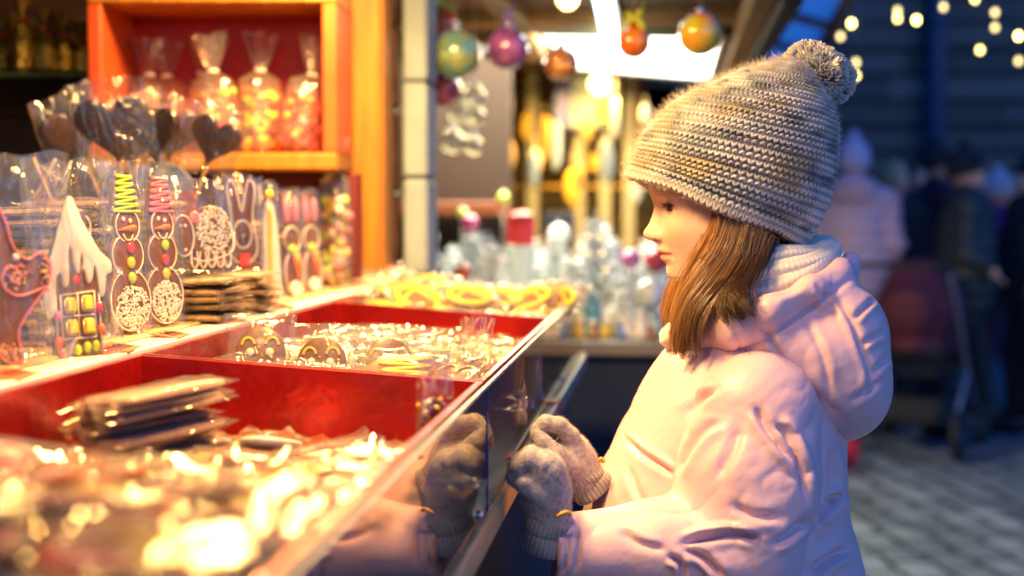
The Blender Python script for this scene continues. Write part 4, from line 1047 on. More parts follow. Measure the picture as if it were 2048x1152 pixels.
push(1350, 540, .030, .016, .0015)
V0 = V.copy(); Nn = normals(V, F) * (1 if (normals(V, F) * Nn).sum() > 0 else -1)
px, py = proj(V)
tone = np.tile(np.array([.78, .50, .36]), (len(V), 1)); lat = np.abs(V[:, 1] - YM)
def blend(mask, c): 
    global tone
    tone = tone * (1 - mask[:, None]) + np.array(c) * mask[:, None]
blend(.48 * np.exp(-(((px - 1352) / 38) ** 2 + ((py - 470) / 28) ** 2)), (.80, .30, .20))
blend(.35 * np.exp(-(((px - 1290) / 9) ** 2 + ((py - 468) / 9) ** 2)), (.80, .30, .20))
lipm = np.clip(1 - np.abs((py - (508 - .0 * px)) / np.interp(px, [1312, 1325, 1341], [11.5, 9.5, 1.5])) ** 4, 0, 1) * (px < 1342) * (lat < .03) * ((py > 498) & (py < 521))
blend(.75 * lipm, (.62, .16, .12))
ml = np.exp(-((py - np.interp(px, [1318, 1330, 1342], [507.5, 509, 511.5])) / 1.1) ** 2) * (px < 1343) * (lat < .03)
blend(.8 * ml, (.25, .06, .04))
blend(.85 * np.exp(-(((px - 1311) / 5) ** 2 + ((py - 480.8) / 1.9) ** 2)) * (lat < .016), (.16, .04, .02))  # nostril hollows darkened in the skin colour, shade painted in
blend(.30 * np.exp(-(((px - 1345) / 24) ** 2 + ((py - 386 - (px - 1345) * .12) / 3.2) ** 2)), (.22, .10, .05))
tone = np.clip(tone * (1 + .06 * fbm(V, 60, 3)[:, None] + .05 * vnoise(V, 420, 9)[:, None]), 0, 1)
skin = mat('skin', (.8, .5, .36), rough=.48, attr=True, sub=.10, bump=.05, bscale=500, bdist=.001)
body = obj('body', V, F, skin, girl, world=True, cols=tone)
# eye
er = .0125; sel = (np.abs(px - 1346) < 3) & (np.abs(py - 415) < 2) & (V[:, 1] < YM); ys_ = V[sel, 1].mean()
ec = W(1345.5, 415.5, YM); ec[1] = ys_ + er * .86
mb = MB().ball(ec, er, 22); mb.build('eyeball', mat('eye_white', (.62, .52, .47), rough=.12, coat=.5), body, world=True)
gd = np.array([-.80, -.60, -.14]); gd /= np.linalg.norm(gd)
def cap(center, r, ax, ang, n=20, m=6, bulge=0):
    ax = ax / np.linalg.norm(ax); u_ = np.cross(ax, [0, 0, 1.0]); u_ /= np.linalg.norm(u_); v_ = np.cross(ax, u_); V = [center + ax * (r + bulge)]; F = []
    for i in range(1, m + 1):
        t = ang * i / m
        for k in range(n):
            a = 2 * math.pi * k / n; V.append(center + (r + bulge * (1 - i / m)) * (ax * math.cos(t) + math.sin(t) * (u_ * math.cos(a) + v_ * math.sin(a))))
    F += [(0, 1 + k, 1 + (k + 1) % n) for k in range(n)]
    for i in range(m - 1): F += [(1 + i * n + k, 1 + (i + 1) * n + k, 1 + (i + 1) * n + (k + 1) % n, 1 + i * n + (k + 1) % n) for k in range(n)]
    return V, F
MB().add(*cap(ec, er + .0002, gd, R(30), bulge=.0004)).build('iris', mat('iris_brown', (.07, .035, .018), rough=.1, coat=1), body, world=True)
MB().add(*cap(ec, er + .0008, gd, R(12), bulge=.0002)).build('pupil', mat('pupil', (.005, .005, .005), rough=.05, coat=1), body, world=True)
def lid(r, e0, e1, tilt=0, n=34, m=10):
    V = []; F = []
    for i in range(m + 1):
        for k in range(n + 1):
            az = R(-115 + 230 * k / n); f = i / m; e_ = e0 * max(0, math.cos(az * 1.42)) + tilt * math.sin(az); el = R(e_ + (e1 - e_) * f)
            rr = r + .0006 * math.sin(f * math.pi)
            dv = np.array([-math.cos(az) * math.cos(el) * .80 - .0, -abs(0) + 0, 0]); dx = -math.cos(az) * math.cos(el); dy = math.sin(az) * math.cos(el); dz = math.sin(el)
            ca, sa = math.cos(R(38)), math.sin(R(38))          # lids face forward and outward
            V.append(ec + rr * np.array([dx * ca - dy * sa, dx * sa + dy * ca, dz]))
    for i in range(m):
        for k in range(n): a = i * (n + 1) + k; F.append((a, a + 1, a + n + 2, a + n + 1))
    return V, F
skl = mat('lid_skin', (.74, .44, .31), rough=.5)
Vu, Fu = lid(er + .0010, 22, 80, 5); MB().add(Vu, Fu).build('upper_eyelid', skl, body, world=True)
Vl, Fl = lid(er + .0008, -24, -80, 5); MB().add(Vl, Fl).build('lower_eyelid', skl, body, world=True)
lash = mat('lash', (.025, .012, .008), rough=.5)
mb = MB(); edge = np.array(Vu[:35]); mb.tube(edge[7:28] + (edge[7:28] - ec) * .03, .00075, 5)
for k in range(7, 27):
    p = edge[k]; o = (p - ec) / np.linalg.norm(p - ec); L = .0075 + .002 * math.sin(k); o = o + np.array([-.5, 0, -.15]); o /= np.linalg.norm(o)
    mb.tube([p, p + o * L * .6 + [0, 0, -.0008], p + o * L + [-.001, 0, .0012]], [.0003, .00022, .00006], 4)
mb.build('eyelashes', lash, body, world=True)
mb = MB(); br_ = np.array(W(1303, 384, YM)) 
for k in range(90):
    f = rnd.random(); q = W(1306 + 48 * f, 387 - 5 * math.sin(f * 2.6) + rnd.uniform(-2.2, 2.2) * (1 - .6 * f), YM); i_ = None
    cand = np.where((V[:, 1] < YM))[0][::1]
    d2 = (V[cand, 0] - q[0]) ** 2 + (V[cand, 2] - q[2]) ** 2 + 0 * V[cand, 1]; i_ = cand[np.argmin(d2)]
    p = V[i_]; nn = Nn[i_]; mb.tube([p + nn * .0002, p + nn * .0006 + [.003, 0, .0012], p + nn * .0003 + [.006, 0, .0012]], [.00022, .0002, .00005], 3)
mb.build('eyebrow', mat('brow_hair', (.16, .07, .03), rough=.6), body, world=True)

# ---- knitted hat
fc = np.array([(1270, 356), (1256, 340), (1262, 322), (1271, 305), (1279, 282), (1297, 252), (1330, 222), (1368, 193), (1410, 170), (1460, 152), (1515, 136), (1560, 128), (1590, 128), (1600, 132)], float)
bc = np.array([(1592, 492), (1614, 484), (1632, 456), (1648, 420), (1660, 380), (1669, 335), (1673, 295), (1671, 255), (1662, 222), (1648, 196), (1632, 176), (1618, 160), (1610, 150), (1604, 142)], float)
wc = np.array([.082, .094, .099, .103, .107, .110, .110, .107, .101, .090, .074, .054, .032, .012])
def resamp(c, m):
    c = smooth_path(c, 12); s_ = np.concatenate([[0], np.cumsum(np.linalg.norm(np.diff(c, axis=0), axis=1))]); return c
NR, NS = 34, 98; MR, MS = NR * 9, NS * 10
t_ = np.linspace(0, 1, MR + 1)
fs, bs_ = smooth_path(fc, 12), smooth_path(bc, 12); ws = smooth_path(wc[:, None], 12)[:, 0]
ln = np.concatenate([[0], np.cumsum(np.linalg.norm(np.diff((fs + 0), axis=0), axis=1) * .45 + np.linalg.norm(np.diff(bs_, axis=0), axis=1) * .55)]); ln /= ln[-1]
fs = np.stack([np.interp(t_, ln, fs[:, i]) for i in (0, 1)], 1); bs_ = np.stack([np.interp(t_, ln, bs_[:, i]) for i in (0, 1)], 1); ws = np.interp(t_, ln, ws)
ang = np.linspace(0, 2 * math.pi, MS, endpoint=False)
Fw = np.array([W(a, b, YM) for a, b in fs]); Bw = np.array([W(a, b, YM) for a, b in bs_]); C = (Fw + Bw) / 2; A = (Fw - Bw) / 2
ca = np.sign(np.cos(ang)) * np.abs(np.cos(ang)) ** .92; sa = np.sign(np.sin(ang)) * np.abs(np.sin(ang)) ** .92
P = C[:, None, :] + A[:, None, :] * ca[None, :, None] + np.array([0, 1.0, 0]) * (ws[:, None] * sa[None, :])[:, :, None]
P = P.reshape(-1, 3); rr = np.repeat(t_, MS); aa = np.tile(ang, MR + 1)
HF = np.array([(j * MS + k, j * MS + (k + 1) % MS, (j + 1) * MS + (k + 1) % MS, (j + 1) * MS + k) for j in range(MR) for k in range(MS)])
HN = normals(P, HF)
if ((P - P.mean(0)) * HN).sum() < 0: HF = HF[:, ::-1]; HN = -HN
# soft dents of loose knit, then the stitches
P = P + HN * (.0042 * fbm(P, 14, 5, 2))[:, None]
rowf = rr * NR + .10 * vnoise(np.stack([np.cos(aa), np.sin(aa), rr * 5], 1), 2.0, 9); k_ = np.floor(rowf); dv = rowf - k_ - .5
uf = aa / (2 * math.pi) * NS + .5 * (k_ % 2) + .25 * vnoise(np.stack([np.cos(aa) * 3, np.sin(aa) * 3, rr * 18], 1), 1.0, 4); du = uf - np.floor(uf) - .5
sgn_ = np.where(k_ % 2 == 0, 1, -1)
arc = .28 * np.cos(du * 2 * math.pi) * sgn_
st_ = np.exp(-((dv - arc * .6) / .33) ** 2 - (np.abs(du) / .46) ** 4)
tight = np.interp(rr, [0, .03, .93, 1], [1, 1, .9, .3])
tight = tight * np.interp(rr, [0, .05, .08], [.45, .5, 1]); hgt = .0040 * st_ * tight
roll = .0065 * np.exp(-((rr - .035) / .028) ** 2) - .003 * np.exp(-((rr - .085) / .014) ** 2)
P = P + HN * (hgt + roll)[:, None]
yc = vnoise(np.stack([np.cos(aa) * 2.2, np.sin(aa) * 2.2, rr * 13], 1), 1.6, 21); y2 = vnoise(np.stack([np.cos(aa) * 1.6, np.sin(aa) * 1.6, rr * 9], 1), 1.5, 33)
pal = np.array([(.42, .42, .40), (.56, .55, .51), (.17, .19, .21), (.40, .34, .22), (.30, .33, .35)])
ct = np.tile(pal[0], (len(P), 1))
def mixc(m, c):
    global ct
    m = np.clip(m, 0, 1)[:, None]; ct = ct * (1 - m) + np.array(c) * m
mixc((yc - .05) * 3, pal[1]); mixc((-yc - .10) * 3, pal[2]); mixc((y2 - .25) * 2.4, pal[3]); mixc((-y2 - .30) * 3, pal[4])
mixc((rr < .075) * .7, (.52, .49, .44))
ct = ct * (.36 + .64 * np.clip(st_ * 1.25, 0, 1))[:, None]  # gaps between stitches darkened, shade put into the yarn colour
ct = ct * (1 + .18 * vnoise(np.stack([np.floor(uf), k_, k_ * 0], 1) + .5, 1.0, 6))[:, None]
yarn = mat('wool_yarn', (.5, .5, .5), rough=.9, attr=True, sheen=.5, bump=.4, bscale=900, bdist=.001)
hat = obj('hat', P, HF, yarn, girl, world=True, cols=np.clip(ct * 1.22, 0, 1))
inner = P.copy()
def fuzz(name, P, N, idx, L, r, m_, parent, curl=.5, seed=0, tones=None):
    rs = np.random.RandomState(seed); n = len(idx); D = N[idx] + rs.normal(0, curl, (n, 3)); D /= np.linalg.norm(D, axis=1)[:, None]
    D2 = D + rs.normal(0, .5, (n, 3)); D2 /= np.linalg.norm(D2, axis=1)[:, None]; Ln = (L * rs.uniform(.35, 1.3, n))[:, None]
    p0 = P[idx]; p1 = p0 + D * Ln * .5; p2 = p1 + D2 * Ln * .5; sd = np.cross(D, rs.normal(0, 1, (n, 3))); sd /= np.linalg.norm(sd, axis=1)[:, None]; up = np.cross(sd, D)
    V = []; 
    for p, q in ((p0, 1.0), (p1, .8)):
        for a in range(3): V.append(p + r * q * (sd * math.cos(a * 2.094) + up * math.sin(a * 2.094)))
    V.append(p2); V = np.stack(V, 1).reshape(-1, 3); b = np.arange(n) * 7
    F = []
    for a in range(3):
        c = (a + 1) % 3; F.append(np.stack([b + a, b + c, b + 3 + c], 1)); F.append(np.stack([b + a, b + 3 + c, b + 3 + a], 1)); F.append(np.stack([b + 3 + a, b + 3 + c, b + 6], 1))
    o_ = obj(name, V, np.concatenate(F), m_, parent, world=True, cols=np.repeat(tones[idx], 7, axis=0) if tones is not None else None)
    return tag(o_, kind='stuff')
rs_ = np.random.RandomState(3); cand = np.where(st_ > .6)[0]
wool = mat('wool_fibre', (.60, .54, .44), rough=.8)
fuzz('wool_fuzz', P, HN, rs_.choice(cand, 9000), .0085, .00016, wool, hat, .8, 1)
fcand = cand[(np.cos(aa[cand]) > .55)]
fuzz('wool_fuzz', P, HN, rs_.choice(fcand, 3500), .014, .00016, wool, hat, .7, 2)
# pompom: hundreds of clipped yarn ends around two lobes
pomV = []; pomF = []; pomC = []; nb = 0
pl = [(W(1618, 137, YM), .0385), (W(1660, 160, YM + .005), .0355), (W(1640, 148, YM - .014), .038)]
rs_ = np.random.RandomState(8)
for (c0, r0) in pl:
    for _ in range(430):
        d = rs_.normal(0, 1, 3); d /= np.linalg.norm(d); u_ = np.cross(d, [.3, .5, .8]); u_ /= np.linalg.norm(u_); v_ = np.cross(d, u_)
        dark = rs_.random_sample() < .06; L0 = r0 * rs_.uniform(.95, 1.07)
        for _k in range(15):
            a_ = rs_.uniform(0, 6.28); sp_ = rs_.uniform(.1, 1) ** .5; o_ = (u_ * math.cos(a_) + v_ * math.sin(a_)) * sp_; w_ = rs_.uniform(.0005, .0010); L = L0 * rs_.uniform(.97, 1.04)
            cc = (np.array([.17, .17, .18]) if dark else np.array([.88, .86, .82])) * rs_.uniform(.85, 1.1)
            pts = [(c0 + d * r0 * .55 + o_ * .001, w_ * 1.6, .55), (c0 + d * r0 * .85 + o_ * .0020, w_ * 1.5, .8), (c0 + d * L + o_ * .0042, w_, 1)]
            for (p, rq, ao) in pts:
                for a in range(3): pomV.append(p + rq * (u_ * math.cos(a * 2.094) + v_ * math.sin(a * 2.094))); pomC.append(cc)
            for i in range(2):
                for a in range(3): pomF.append((nb + i * 3 + a, nb + i * 3 + (a + 1) % 3, nb + i * 3 + 3 + (a + 1) % 3, nb + i * 3 + 3 + a))
            nb += 9
pom = obj('pom_pom', np.array(pomV), np.array(pomF), yarn, hat, world=True, cols=np.array(pomC))

# ---- hair
def G(l): return smooth_path([tuple(W(x, y, YM + d)) for x, y, d in l], 5)
gu = [G(l) for l in (
 [(1428, 405, -.070), (1423, 455, -.072), (1402, 508, -.072), (1376, 560, -.062), (1360, 615, -.062), (1350, 690, -.066)],
 [(1442, 415, -.080), (1431, 470, -.082), (1402, 530, -.080), (1375, 588, -.082), (1362, 640, -.088), (1353, 702, -.092)],
 [(1458, 430, -.084), (1443, 490, -.090), (1408, 548, -.098), (1378, 600, -.10), (1364, 650, -.105), (1359, 708, -.11)],
 [(1485, 440, -.088), (1466, 505, -.097), (1432, 560, -.112), (1396, 608, -.122), (1378, 660, -.128), (1375, 712, -.13)],
 [(1505, 450, -.090), (1485, 515, -.099), (1452, 565, -.115), (1412, 612, -.127), (1390, 660, -.132), (1392, 716, -.135)],
 [(1526, 462, -.088), (1507, 515, -.097), (1480, 555, -.125), (1458, 590, -.150), (1461, 620, -.165), (1478, 647, -.172)],
 [(1558, 478, -.08), (1540, 510, -.090), (1513, 545, -.122), (1493, 575, -.148), (1495, 600, -.166), (1515, 620, -.174)])]
gu = np.array(gu); KG, LG = gu.shape[0], gu.shape[1]
def gat(f):
    f = min(max(f * (KG - 1), 0), KG - 1.0001); i = int(f); return gu[i] * (1 - (f - i)) + gu[i + 1] * (f - i)
hairm = mat('brown_hair', (.2, .09, .03), rough=.32, attr=True, coat=.15)
SV = np.array([gat(f) for f in np.linspace(0, 1, 60)]); SV = SV + np.array([0, .012, 0])
mask_l = LG - 4
SF = np.array([(i * LG + k, i * LG + k + 1, (i + 1) * LG + k + 1, (i + 1) * LG + k) for i in range(59) for k in range(LG - 14 if i < 8 else LG - 11 if i < 38 else (9 if i < 47 else LG - 11))])
hu = obj('hair', SV.reshape(-1, 3), SF, mat('hair_under', (.055, .022, .009), rough=.5), girl, world=True)
mod = hu.modifiers.new('thickness', 'SOLIDIFY'); mod.thickness = .006
def strands(name, cnt, off, seed, lenr=(.78, 1.03), spread=.004, rad=.00042, rng=(0, 1)):
    rs = np.random.RandomState(seed); V = []; F = []; Cc = []; nb = 0; q = 4
    clump = rs.normal(0, 1, (40, 3)) * np.array([.0060, .010, .003]) ; ctone = rs.uniform(.38, 1.5, 40); clen = rs.uniform(.80, 1.04, 40)
    for _ in range(cnt):
        f = rs.uniform(*rng); f = f if not (.645 < f < .80) or rs.random_sample() < .12 else (f - .3 if rs.random_sample() < .5 else .80 + .2 * rs.random_sample()); c_ = int(f * 39.9); g = gat(f + rs.normal(0, .012)); gc_ = gat((c_ + .5) / 40); L = clen[c_] * rs.uniform(.93, 1.0) if rs.random_sample() < .75 else rs.uniform(*lenr); m = LG
        t = np.linspace(0, 1, m)[:, None]; tt = np.clip(t * L, 0, 1)[:, 0] * (LG - 1); i0 = np.minimum(tt.astype(int), LG - 2); fr = (tt - i0)[:, None]
        p = g[i0] * (1 - fr) + g[i0 + 1] * fr; pc_ = gc_[i0] * (1 - fr) + gc_[i0 + 1] * fr; kk = .85 * t ** 2.5; p = p * (1 - kk) + pc_ * kk
        o = rs.normal(0, 1, 3) * spread * 1.2; ph = rs.uniform(0, 6, 3)
        p = p + o * (t * 1.6 + .25) * (1 - .80 * t ** 3) + clump[c_] * t ** 1.2 + np.stack([np.sin(t[:, 0] * 5 + ph[0]), np.sin(t[:, 0] * 4 + ph[1]), np.sin(t[:, 0] * 6 + ph[2])], 1) * .0014 * t + np.array([0, off, 0])
        r = rad * (1 - .75 * t[:, 0] ** 2) * rs.uniform(.7, 1.3)
        Tn = np.gradient(p, axis=0); Tn /= np.linalg.norm(Tn, axis=1)[:, None]; A_ = np.cross(Tn, [0, 1.0, 0]); A_ /= np.linalg.norm(A_, axis=1)[:, None]; B_ = np.cross(Tn, A_)
        for a in range(q): V.append(p + r[:, None] * (A_ * math.cos(a * math.pi / 2) + B_ * math.sin(a * math.pi / 2)))
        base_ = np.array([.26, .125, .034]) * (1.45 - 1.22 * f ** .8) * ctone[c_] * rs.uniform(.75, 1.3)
        Cc.append(np.tile(base_, (q * m, 1)))
        I = np.arange(m - 1)
        for a in range(q):
            b = (a + 1) % q; F.append(np.stack([nb + a * m + I, nb + a * m + I + 1, nb + b * m + I + 1, nb + b * m + I], 1))
        nb += q * m
    V = np.stack(V).reshape(-1, 3)
    return tag(obj(name, V, np.concatenate(F), hairm, hu, world=True, cols=np.clip(np.concatenate(Cc), 0, 1)), kind='stuff')
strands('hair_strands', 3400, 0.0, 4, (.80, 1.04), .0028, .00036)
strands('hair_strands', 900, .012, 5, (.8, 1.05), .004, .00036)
strands('stray_hair', 90, -.003, 6, (.8, 1.1), .009, .00022)
# the same hair on her far side, a few strands showing below the chin
def far_side(o_):
    c = o_.copy(); c.data = o_.data.copy(); col.objects.link(c); c.parent = hu
    me = c.data; n_ = len(me.vertices); a = np.zeros(n_ * 3, np.float32); me.vertices.foreach_get('co', a); a = a.reshape(-1, 3)
    a[:, 1] = -a[:, 1] * .8; me.vertices.foreach_set('co', a.ravel()); me.flip_normals(); me.update(); return c
fo = strands('hair_strands', 500, 0.0, 14); far_side(fo)
bpy.data.objects.remove(fo)

# ---- scarf
sm_ = mat('cream_wool', (.72, .70, .60), rough=.9, sheen=.4, attr=True, bump=.3, bscale=700, bdist=.001)
SVs, SFs, SCs = [], [], []; nb = 0
for ri, (cy, cx, a, b, tr, tl) in enumerate([(516, 1532, .076, .066, .020, .012), (541, 1528, .086, .078, .023, .028), (572, 1510, .092, .086, .025, .045), (604, 1490, .098, .090, .025, .05)]):
    n1, n2 = 420, 48; c0 = W(cx, cy, YM)
    for i in range(n1):
        t = 2 * math.pi * i / n1; cen = c0 + np.array([a * math.cos(t), b * math.sin(t), -tl * math.cos(t) * -1 + .004 * math.sin(3 * t + ri)]); rad = np.array([math.cos(t), math.sin(t) * b / a, 0]); rad /= np.linalg.norm(rad)
        for k in range(n2):
            p_ = 2 * math.pi * k / n2; rib = .0003 * math.cos(t * 84) + .0016 * abs(math.sin(p_ * 4 + .5 * math.sin(t * 3)))
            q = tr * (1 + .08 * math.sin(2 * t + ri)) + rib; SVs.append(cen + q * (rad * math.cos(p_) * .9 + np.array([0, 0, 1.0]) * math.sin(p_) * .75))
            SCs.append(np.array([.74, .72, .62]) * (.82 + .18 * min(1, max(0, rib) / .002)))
    for i in range(n1):
        for k in range(n2): SFs.append((nb + i * n2 + k, nb + ((i + 1) % n1) * n2 + k, nb + ((i + 1) % n1) * n2 + (k + 1) % n2, nb + i * n2 + (k + 1) % n2))
    nb += n1 * n2
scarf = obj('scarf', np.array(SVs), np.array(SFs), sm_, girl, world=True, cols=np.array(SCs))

# ---- puffer jacket
pink = mat('pink_nylon', (.76, .50, .52), rough=.40, sheen=.15, bump=.25, bscale=60, bdist=.004)
SEC = np.array([(600, 1440, 1560, .06), (640, 1400, 1600, .095), (680, 1362, 1640, .130), (720, 1328, 1660, .158), (780, 1290, 1680, .178), (870, 1242, 1690, .188), (950, 1206, 1695, .193), (1035, 1174, 1702, .198), (1152, 1143, 1733, .205), (1260, 1132, 1745, .21), (1345, 1140, 1738, .208), (1375, 1165, 1715, .19)], float)
lo = (W(1100, 0, YM)[0], 1.68, CZ - .72); hi = (W(1790, 0, YM)[0] + .02, 2.36, CZ - .08)
vx = .0036
def torso_field(v):
    zz = v.Z.ravel(); pys = 420 + (CZ - zz) * FPX / YM
    f_ = np.interp(pys, SEC[:, 0], SEC[:, 1]); b_ = np.interp(pys, SEC[:, 0], SEC[:, 2]); h_ = np.interp(pys, SEC[:, 0], SEC[:, 3])
    k = YM / FPX; cx = ((f_ + b_) / 2 - 1024) * k; ax = (b_ - f_) / 2 * k
    cx, ax, h_ = [a.astype(np.float32)[None, None, :] for a in (cx, ax, h_)]
    k0 = (np.abs((v.X - cx) / ax) ** 2.3 + np.abs((v.Y - YM) / h_) ** 2.3) ** (1 / 2.3); d = (k0 - 1) * np.minimum(ax, h_)
    z0, z1 = CZ - (1375 - 420) * k, CZ - (610 - 420) * k
    return smax(smax(d, z0 - v.Z, .04), v.Z - z1, .02)
def sculpt(P, Q, strokes):
    for (path, w_, dep, rg, sd) in strokes:
        N = normals(P, Q); N = N if ((P - P.mean(0)) * N).sum() > 0 else -N
        P = crease(P, N, path, w_ * .65, dep * .95, rg * .7, sd)
    return P
def puff(P, Q, amp, f, seed):
    N = normals(P, Q); N = N if ((P - P.mean(0)) * N).sum() > 0 else -N
    D_ = P + .020 * np.stack([vnoise(P, 9, seed + 1), vnoise(P, 9, seed + 2), vnoise(P, 9, seed + 3)], 1)
    ca_, sa_ = math.cos(.6), math.sin(.6); D_ = np.stack([(D_[:, 0] * ca_ + D_[:, 2] * sa_) * .75, D_[:, 1], (-D_[:, 0] * sa_ + D_[:, 2] * ca_) * 1.5], 1)
    n1 = vnoise(D_, f, seed); n2 = vnoise(D_, f * 2.3, seed + 7); n3 = vnoise(D_, f * 5.2, seed + 13)
    msk = np.clip(.55 + 1.1 * vnoise(P, 6, seed + 30), 0.05, 1)
    return P + N * (amp * (1.5 * (np.abs(n1) ** .75 - .4) + .75 * (np.abs(n2) ** .75 - .4) * msk + .22 * (np.abs(n3) ** .8 - .4) * msk))[:, None]
v = Vol(lo, hi, vx); v.D = torso_field(v)
P, Q = v.mesh(2); P = puff(P, Q, .0075, 6.5, 2)
P = sculpt(P, Q, [
    ([(1243, 871), (1283, 906), (1318, 929), (1350, 952)], .006, .007, .8, -1),
    ([(1255, 930), (1275, 985), (1300, 1030)], .008, .004, .5, 1),
    ([(1452, 690), (1440, 760), (1400, 798), (1371, 836)], .010, .006, .5, 1),
    ([(1639, 845), (1632, 900), (1634, 960), (1626, 1020), (1618, 1080)], .009, .016, .7, 1),
    ([(1690, 985), (1660, 1010), (1633, 1045)], .007, .012, .8, -1),
    ([(1695, 1100), (1660, 1118), (1622, 1148)], .008, .014, .8, -1),
    ([(1660, 900), (1668, 960), (1655, 1005)], .008, .009, .6, -1)])
jk = obj('jacket', P, Q, pink, girl, world=True)
def arm(name, sh, el, wr, r, strokes=(), seed=3, tuck=None):
    A_ = [W(*sh), W(*el), W(*wr)]; pts = np.array(A_); lo = pts.min(0) - .13; hi = pts.max(0) + .13; v = Vol(lo, hi, .0030)
    mid = (A_[0] + A_[1]) / 2
    v.D = v.cone(A_[0], mid, r[0], r[1]); v.u(v.cone(mid, A_[1], r[1], r[2]), .04)
    m2 = A_[1] * .55 + A_[2] * .45; v.u(v.cone(A_[1], m2, r[2], r[3]), .03); v.u(v.cone(m2, A_[2], r[3], r[4]), .02)
    dr = A_[2] - m2; dr /= np.linalg.norm(dr); pl_ = (v.X - A_[2][0]) * dr[0] + (v.Y - A_[2][1]) * dr[1] + (v.Z - A_[2][2]) * dr[2]
    v.D = smax(v.D, pl_ - .004, .008)
    P, Q = v.mesh(2); P = puff(P, Q, .0070, 8, seed); P = sculpt(P, Q, strokes)
    return obj(name, P, Q, pink, jk, world=True)
arm('sleeve', (1512, 832, YM - .140), (1478, 1105, YM - .185), (1112, 1098, 1.815), (.084, .086, .078, .062, .044), [
    ([(1432, 775), (1400, 798), (1371, 836), (1366, 866)], .007, .010, .9, 1),
    ([(1440, 840), (1405, 862), (1372, 905), (1350, 950)], .009, .007, .6, -1),
    ([(1365, 1086), (1423, 1074), (1470, 1068), (1515, 1078)], .007, .015, .9, -1),
    ([(1372, 1100), (1410, 1118), (1450, 1160)], .007, .014, .8, 1),
    ([(1340, 1112), (1362, 1130), (1368, 1165)], .006, .014, .8, 1),
    ([(1511, 815), (1530, 850), (1552, 880), (1598, 938)], .008, .010, .8, 1),
    ([(1552, 850), (1575, 870), (1600, 930), (1614, 1000)], .008, .011, .8, -1),
    ([(1470, 1010), (1500, 1030), (1560, 1035)], .009, .008, .6, 1),
    ([(1545, 1090), (1580, 1070), (1612, 1040)], .008, .010, .6, 1),
    ([(1480, 850), (1465, 900), (1430, 960)], .012, .005, .5, 1),
    ([(1150, 1050), (1158, 1085), (1150, 1150)], .005, .007, .6, 1),
    ([(1120, 1060), (1135, 1095), (1125, 1150)], .004, .005, .6, 1),
    ([(1240, 1060), (1275, 1085), (1330, 1100)], .008, .006, .6, -1)], 3)
arm('sleeve', (1470, 820, YM + .140), (1440, 1050, YM + .16), (1222, 968, YM - .01), (.082, .080, .070, .056, .042), (), 5)

# hood lying on her shoulders
v = Vol((W(1360, 0, YM)[0], 1.80, CZ - .36), (W(1800, 0, YM)[0], 2.28, CZ - .03), .0030)
def rotm(a):   # rotation about the view axis, tilts things clockwise in the picture
    c, s_ = math.cos(a), math.sin(a); return np.array([[c, 0, s_], [0, 1, 0], [-s_, 0, c]])
v.D = v.ell(W(1642, 712, YM - .005), (.084, .150, .112), rotm(R(28)))
v.u(v.ell(W(1672, 788, YM), (.058, .125, .060), rotm(R(30))), .05)
v.u(v.ell(W(1560, 682, YM - .065), (.130, .092, .064), rotm(R(-30)).T), .045)
v.u(v.ell(W(1560, 682, YM + .065), (.130, .092, .064), rotm(R(-30)).T), .045)
for sg in (-1, 1):
    rim = [W(1408, 684, YM + sg * .085), W(1460, 662, YM + sg * .125), W(1540, 622, YM + sg * .148), W(1620, 578, YM + sg * .128), W(1680, 540, YM + sg * .06), W(1698, 528, YM)]
    for a, b in zip(rim[:-1], rim[1:]): v.u(v.cone(a, b, .013, .013), .026)
v.u(v.ell(W(1655, 605, YM - .01), (.055, .115, .036), rotm(R(-35)).T), .03)
v.cut(v.ell(W(1520, 560, YM), (.105, .088, .075), rotm(R(25)).T), .02)
P, Q = v.mesh(2); P = puff(P, Q, .0036, 8, 9)
hs = [([(1445, 718), (1500, 697), (1560, 662), (1633, 608), (1706, 553)], .005, .010, .6, 1),
      ([(1528, 655), (1557, 705), (1598, 762)], .0045, .008, .7, 1), ([(1600, 630), (1628, 670), (1648, 720), (1660, 790)], .006, .006, .7, -1),
      ([(1668, 590), (1703, 640), (1721, 688), (1740, 745), (1735, 800)], .0055, .010, .8, 1),
      ([(1707, 640), (1728, 618), (1748, 600)], .0045, .009, .8, 1), ([(1721, 692), (1745, 675), (1770, 662)], .0045, .009, .8, 1),
      ([(1744, 750), (1760, 730), (1776, 715)], .0045, .009, .8, 1), ([(1700, 805), (1730, 785), (1760, 762)], .005, .009, .7, 1),
      ([(1500, 700), (1560, 740), (1640, 800), (1690, 850)], .010, .006, .6, -1), ([(1546, 588), (1580, 578), (1612, 556)], .006, .008, .8, 1),
      ([(1630, 560), (1655, 600), (1680, 640)], .006, .006, .6, 1), ([(1470, 665), (1475, 690), (1495, 715)], .004, .004, .6, 1)]
P = sculpt(P, Q, [(a_, w_ * 1.25, d_ * .55, r_, s_) for a_, w_, d_, r_, s_ in hs])
obj('hood', P, Q, pink, jk, world=True)
# stand-up collar at the throat
MBc = MB(); cp = [W(1395, 690, YM - .09), W(1400, 655, YM - .10), W(1440, 640, YM - .11), W(1490, 620, YM - .10)]
v = Vol(W(1330, 740, YM) - [0, .16, 0], W(1600, 560, YM) + [0, .16, 0], .0036)
v.D = v.ell(W(1445, 668, YM), (.078, .112, .050), rotm(R(18)).T); v.cut(v.ell(W(1440, 628, YM), (.060, .080, .050)), .015)
P, Q = v.mesh(2); P = puff(P, Q, .005, 14, 19); P = sculpt(P, Q, [([(1395, 660), (1420, 668), (1450, 650)], .005, .008, .8, 1), ([(1400, 690), (1440, 700), (1480, 690)], .006, .008, .8, 1)])
obj('collar', P, Q, pink, jk, world=True)

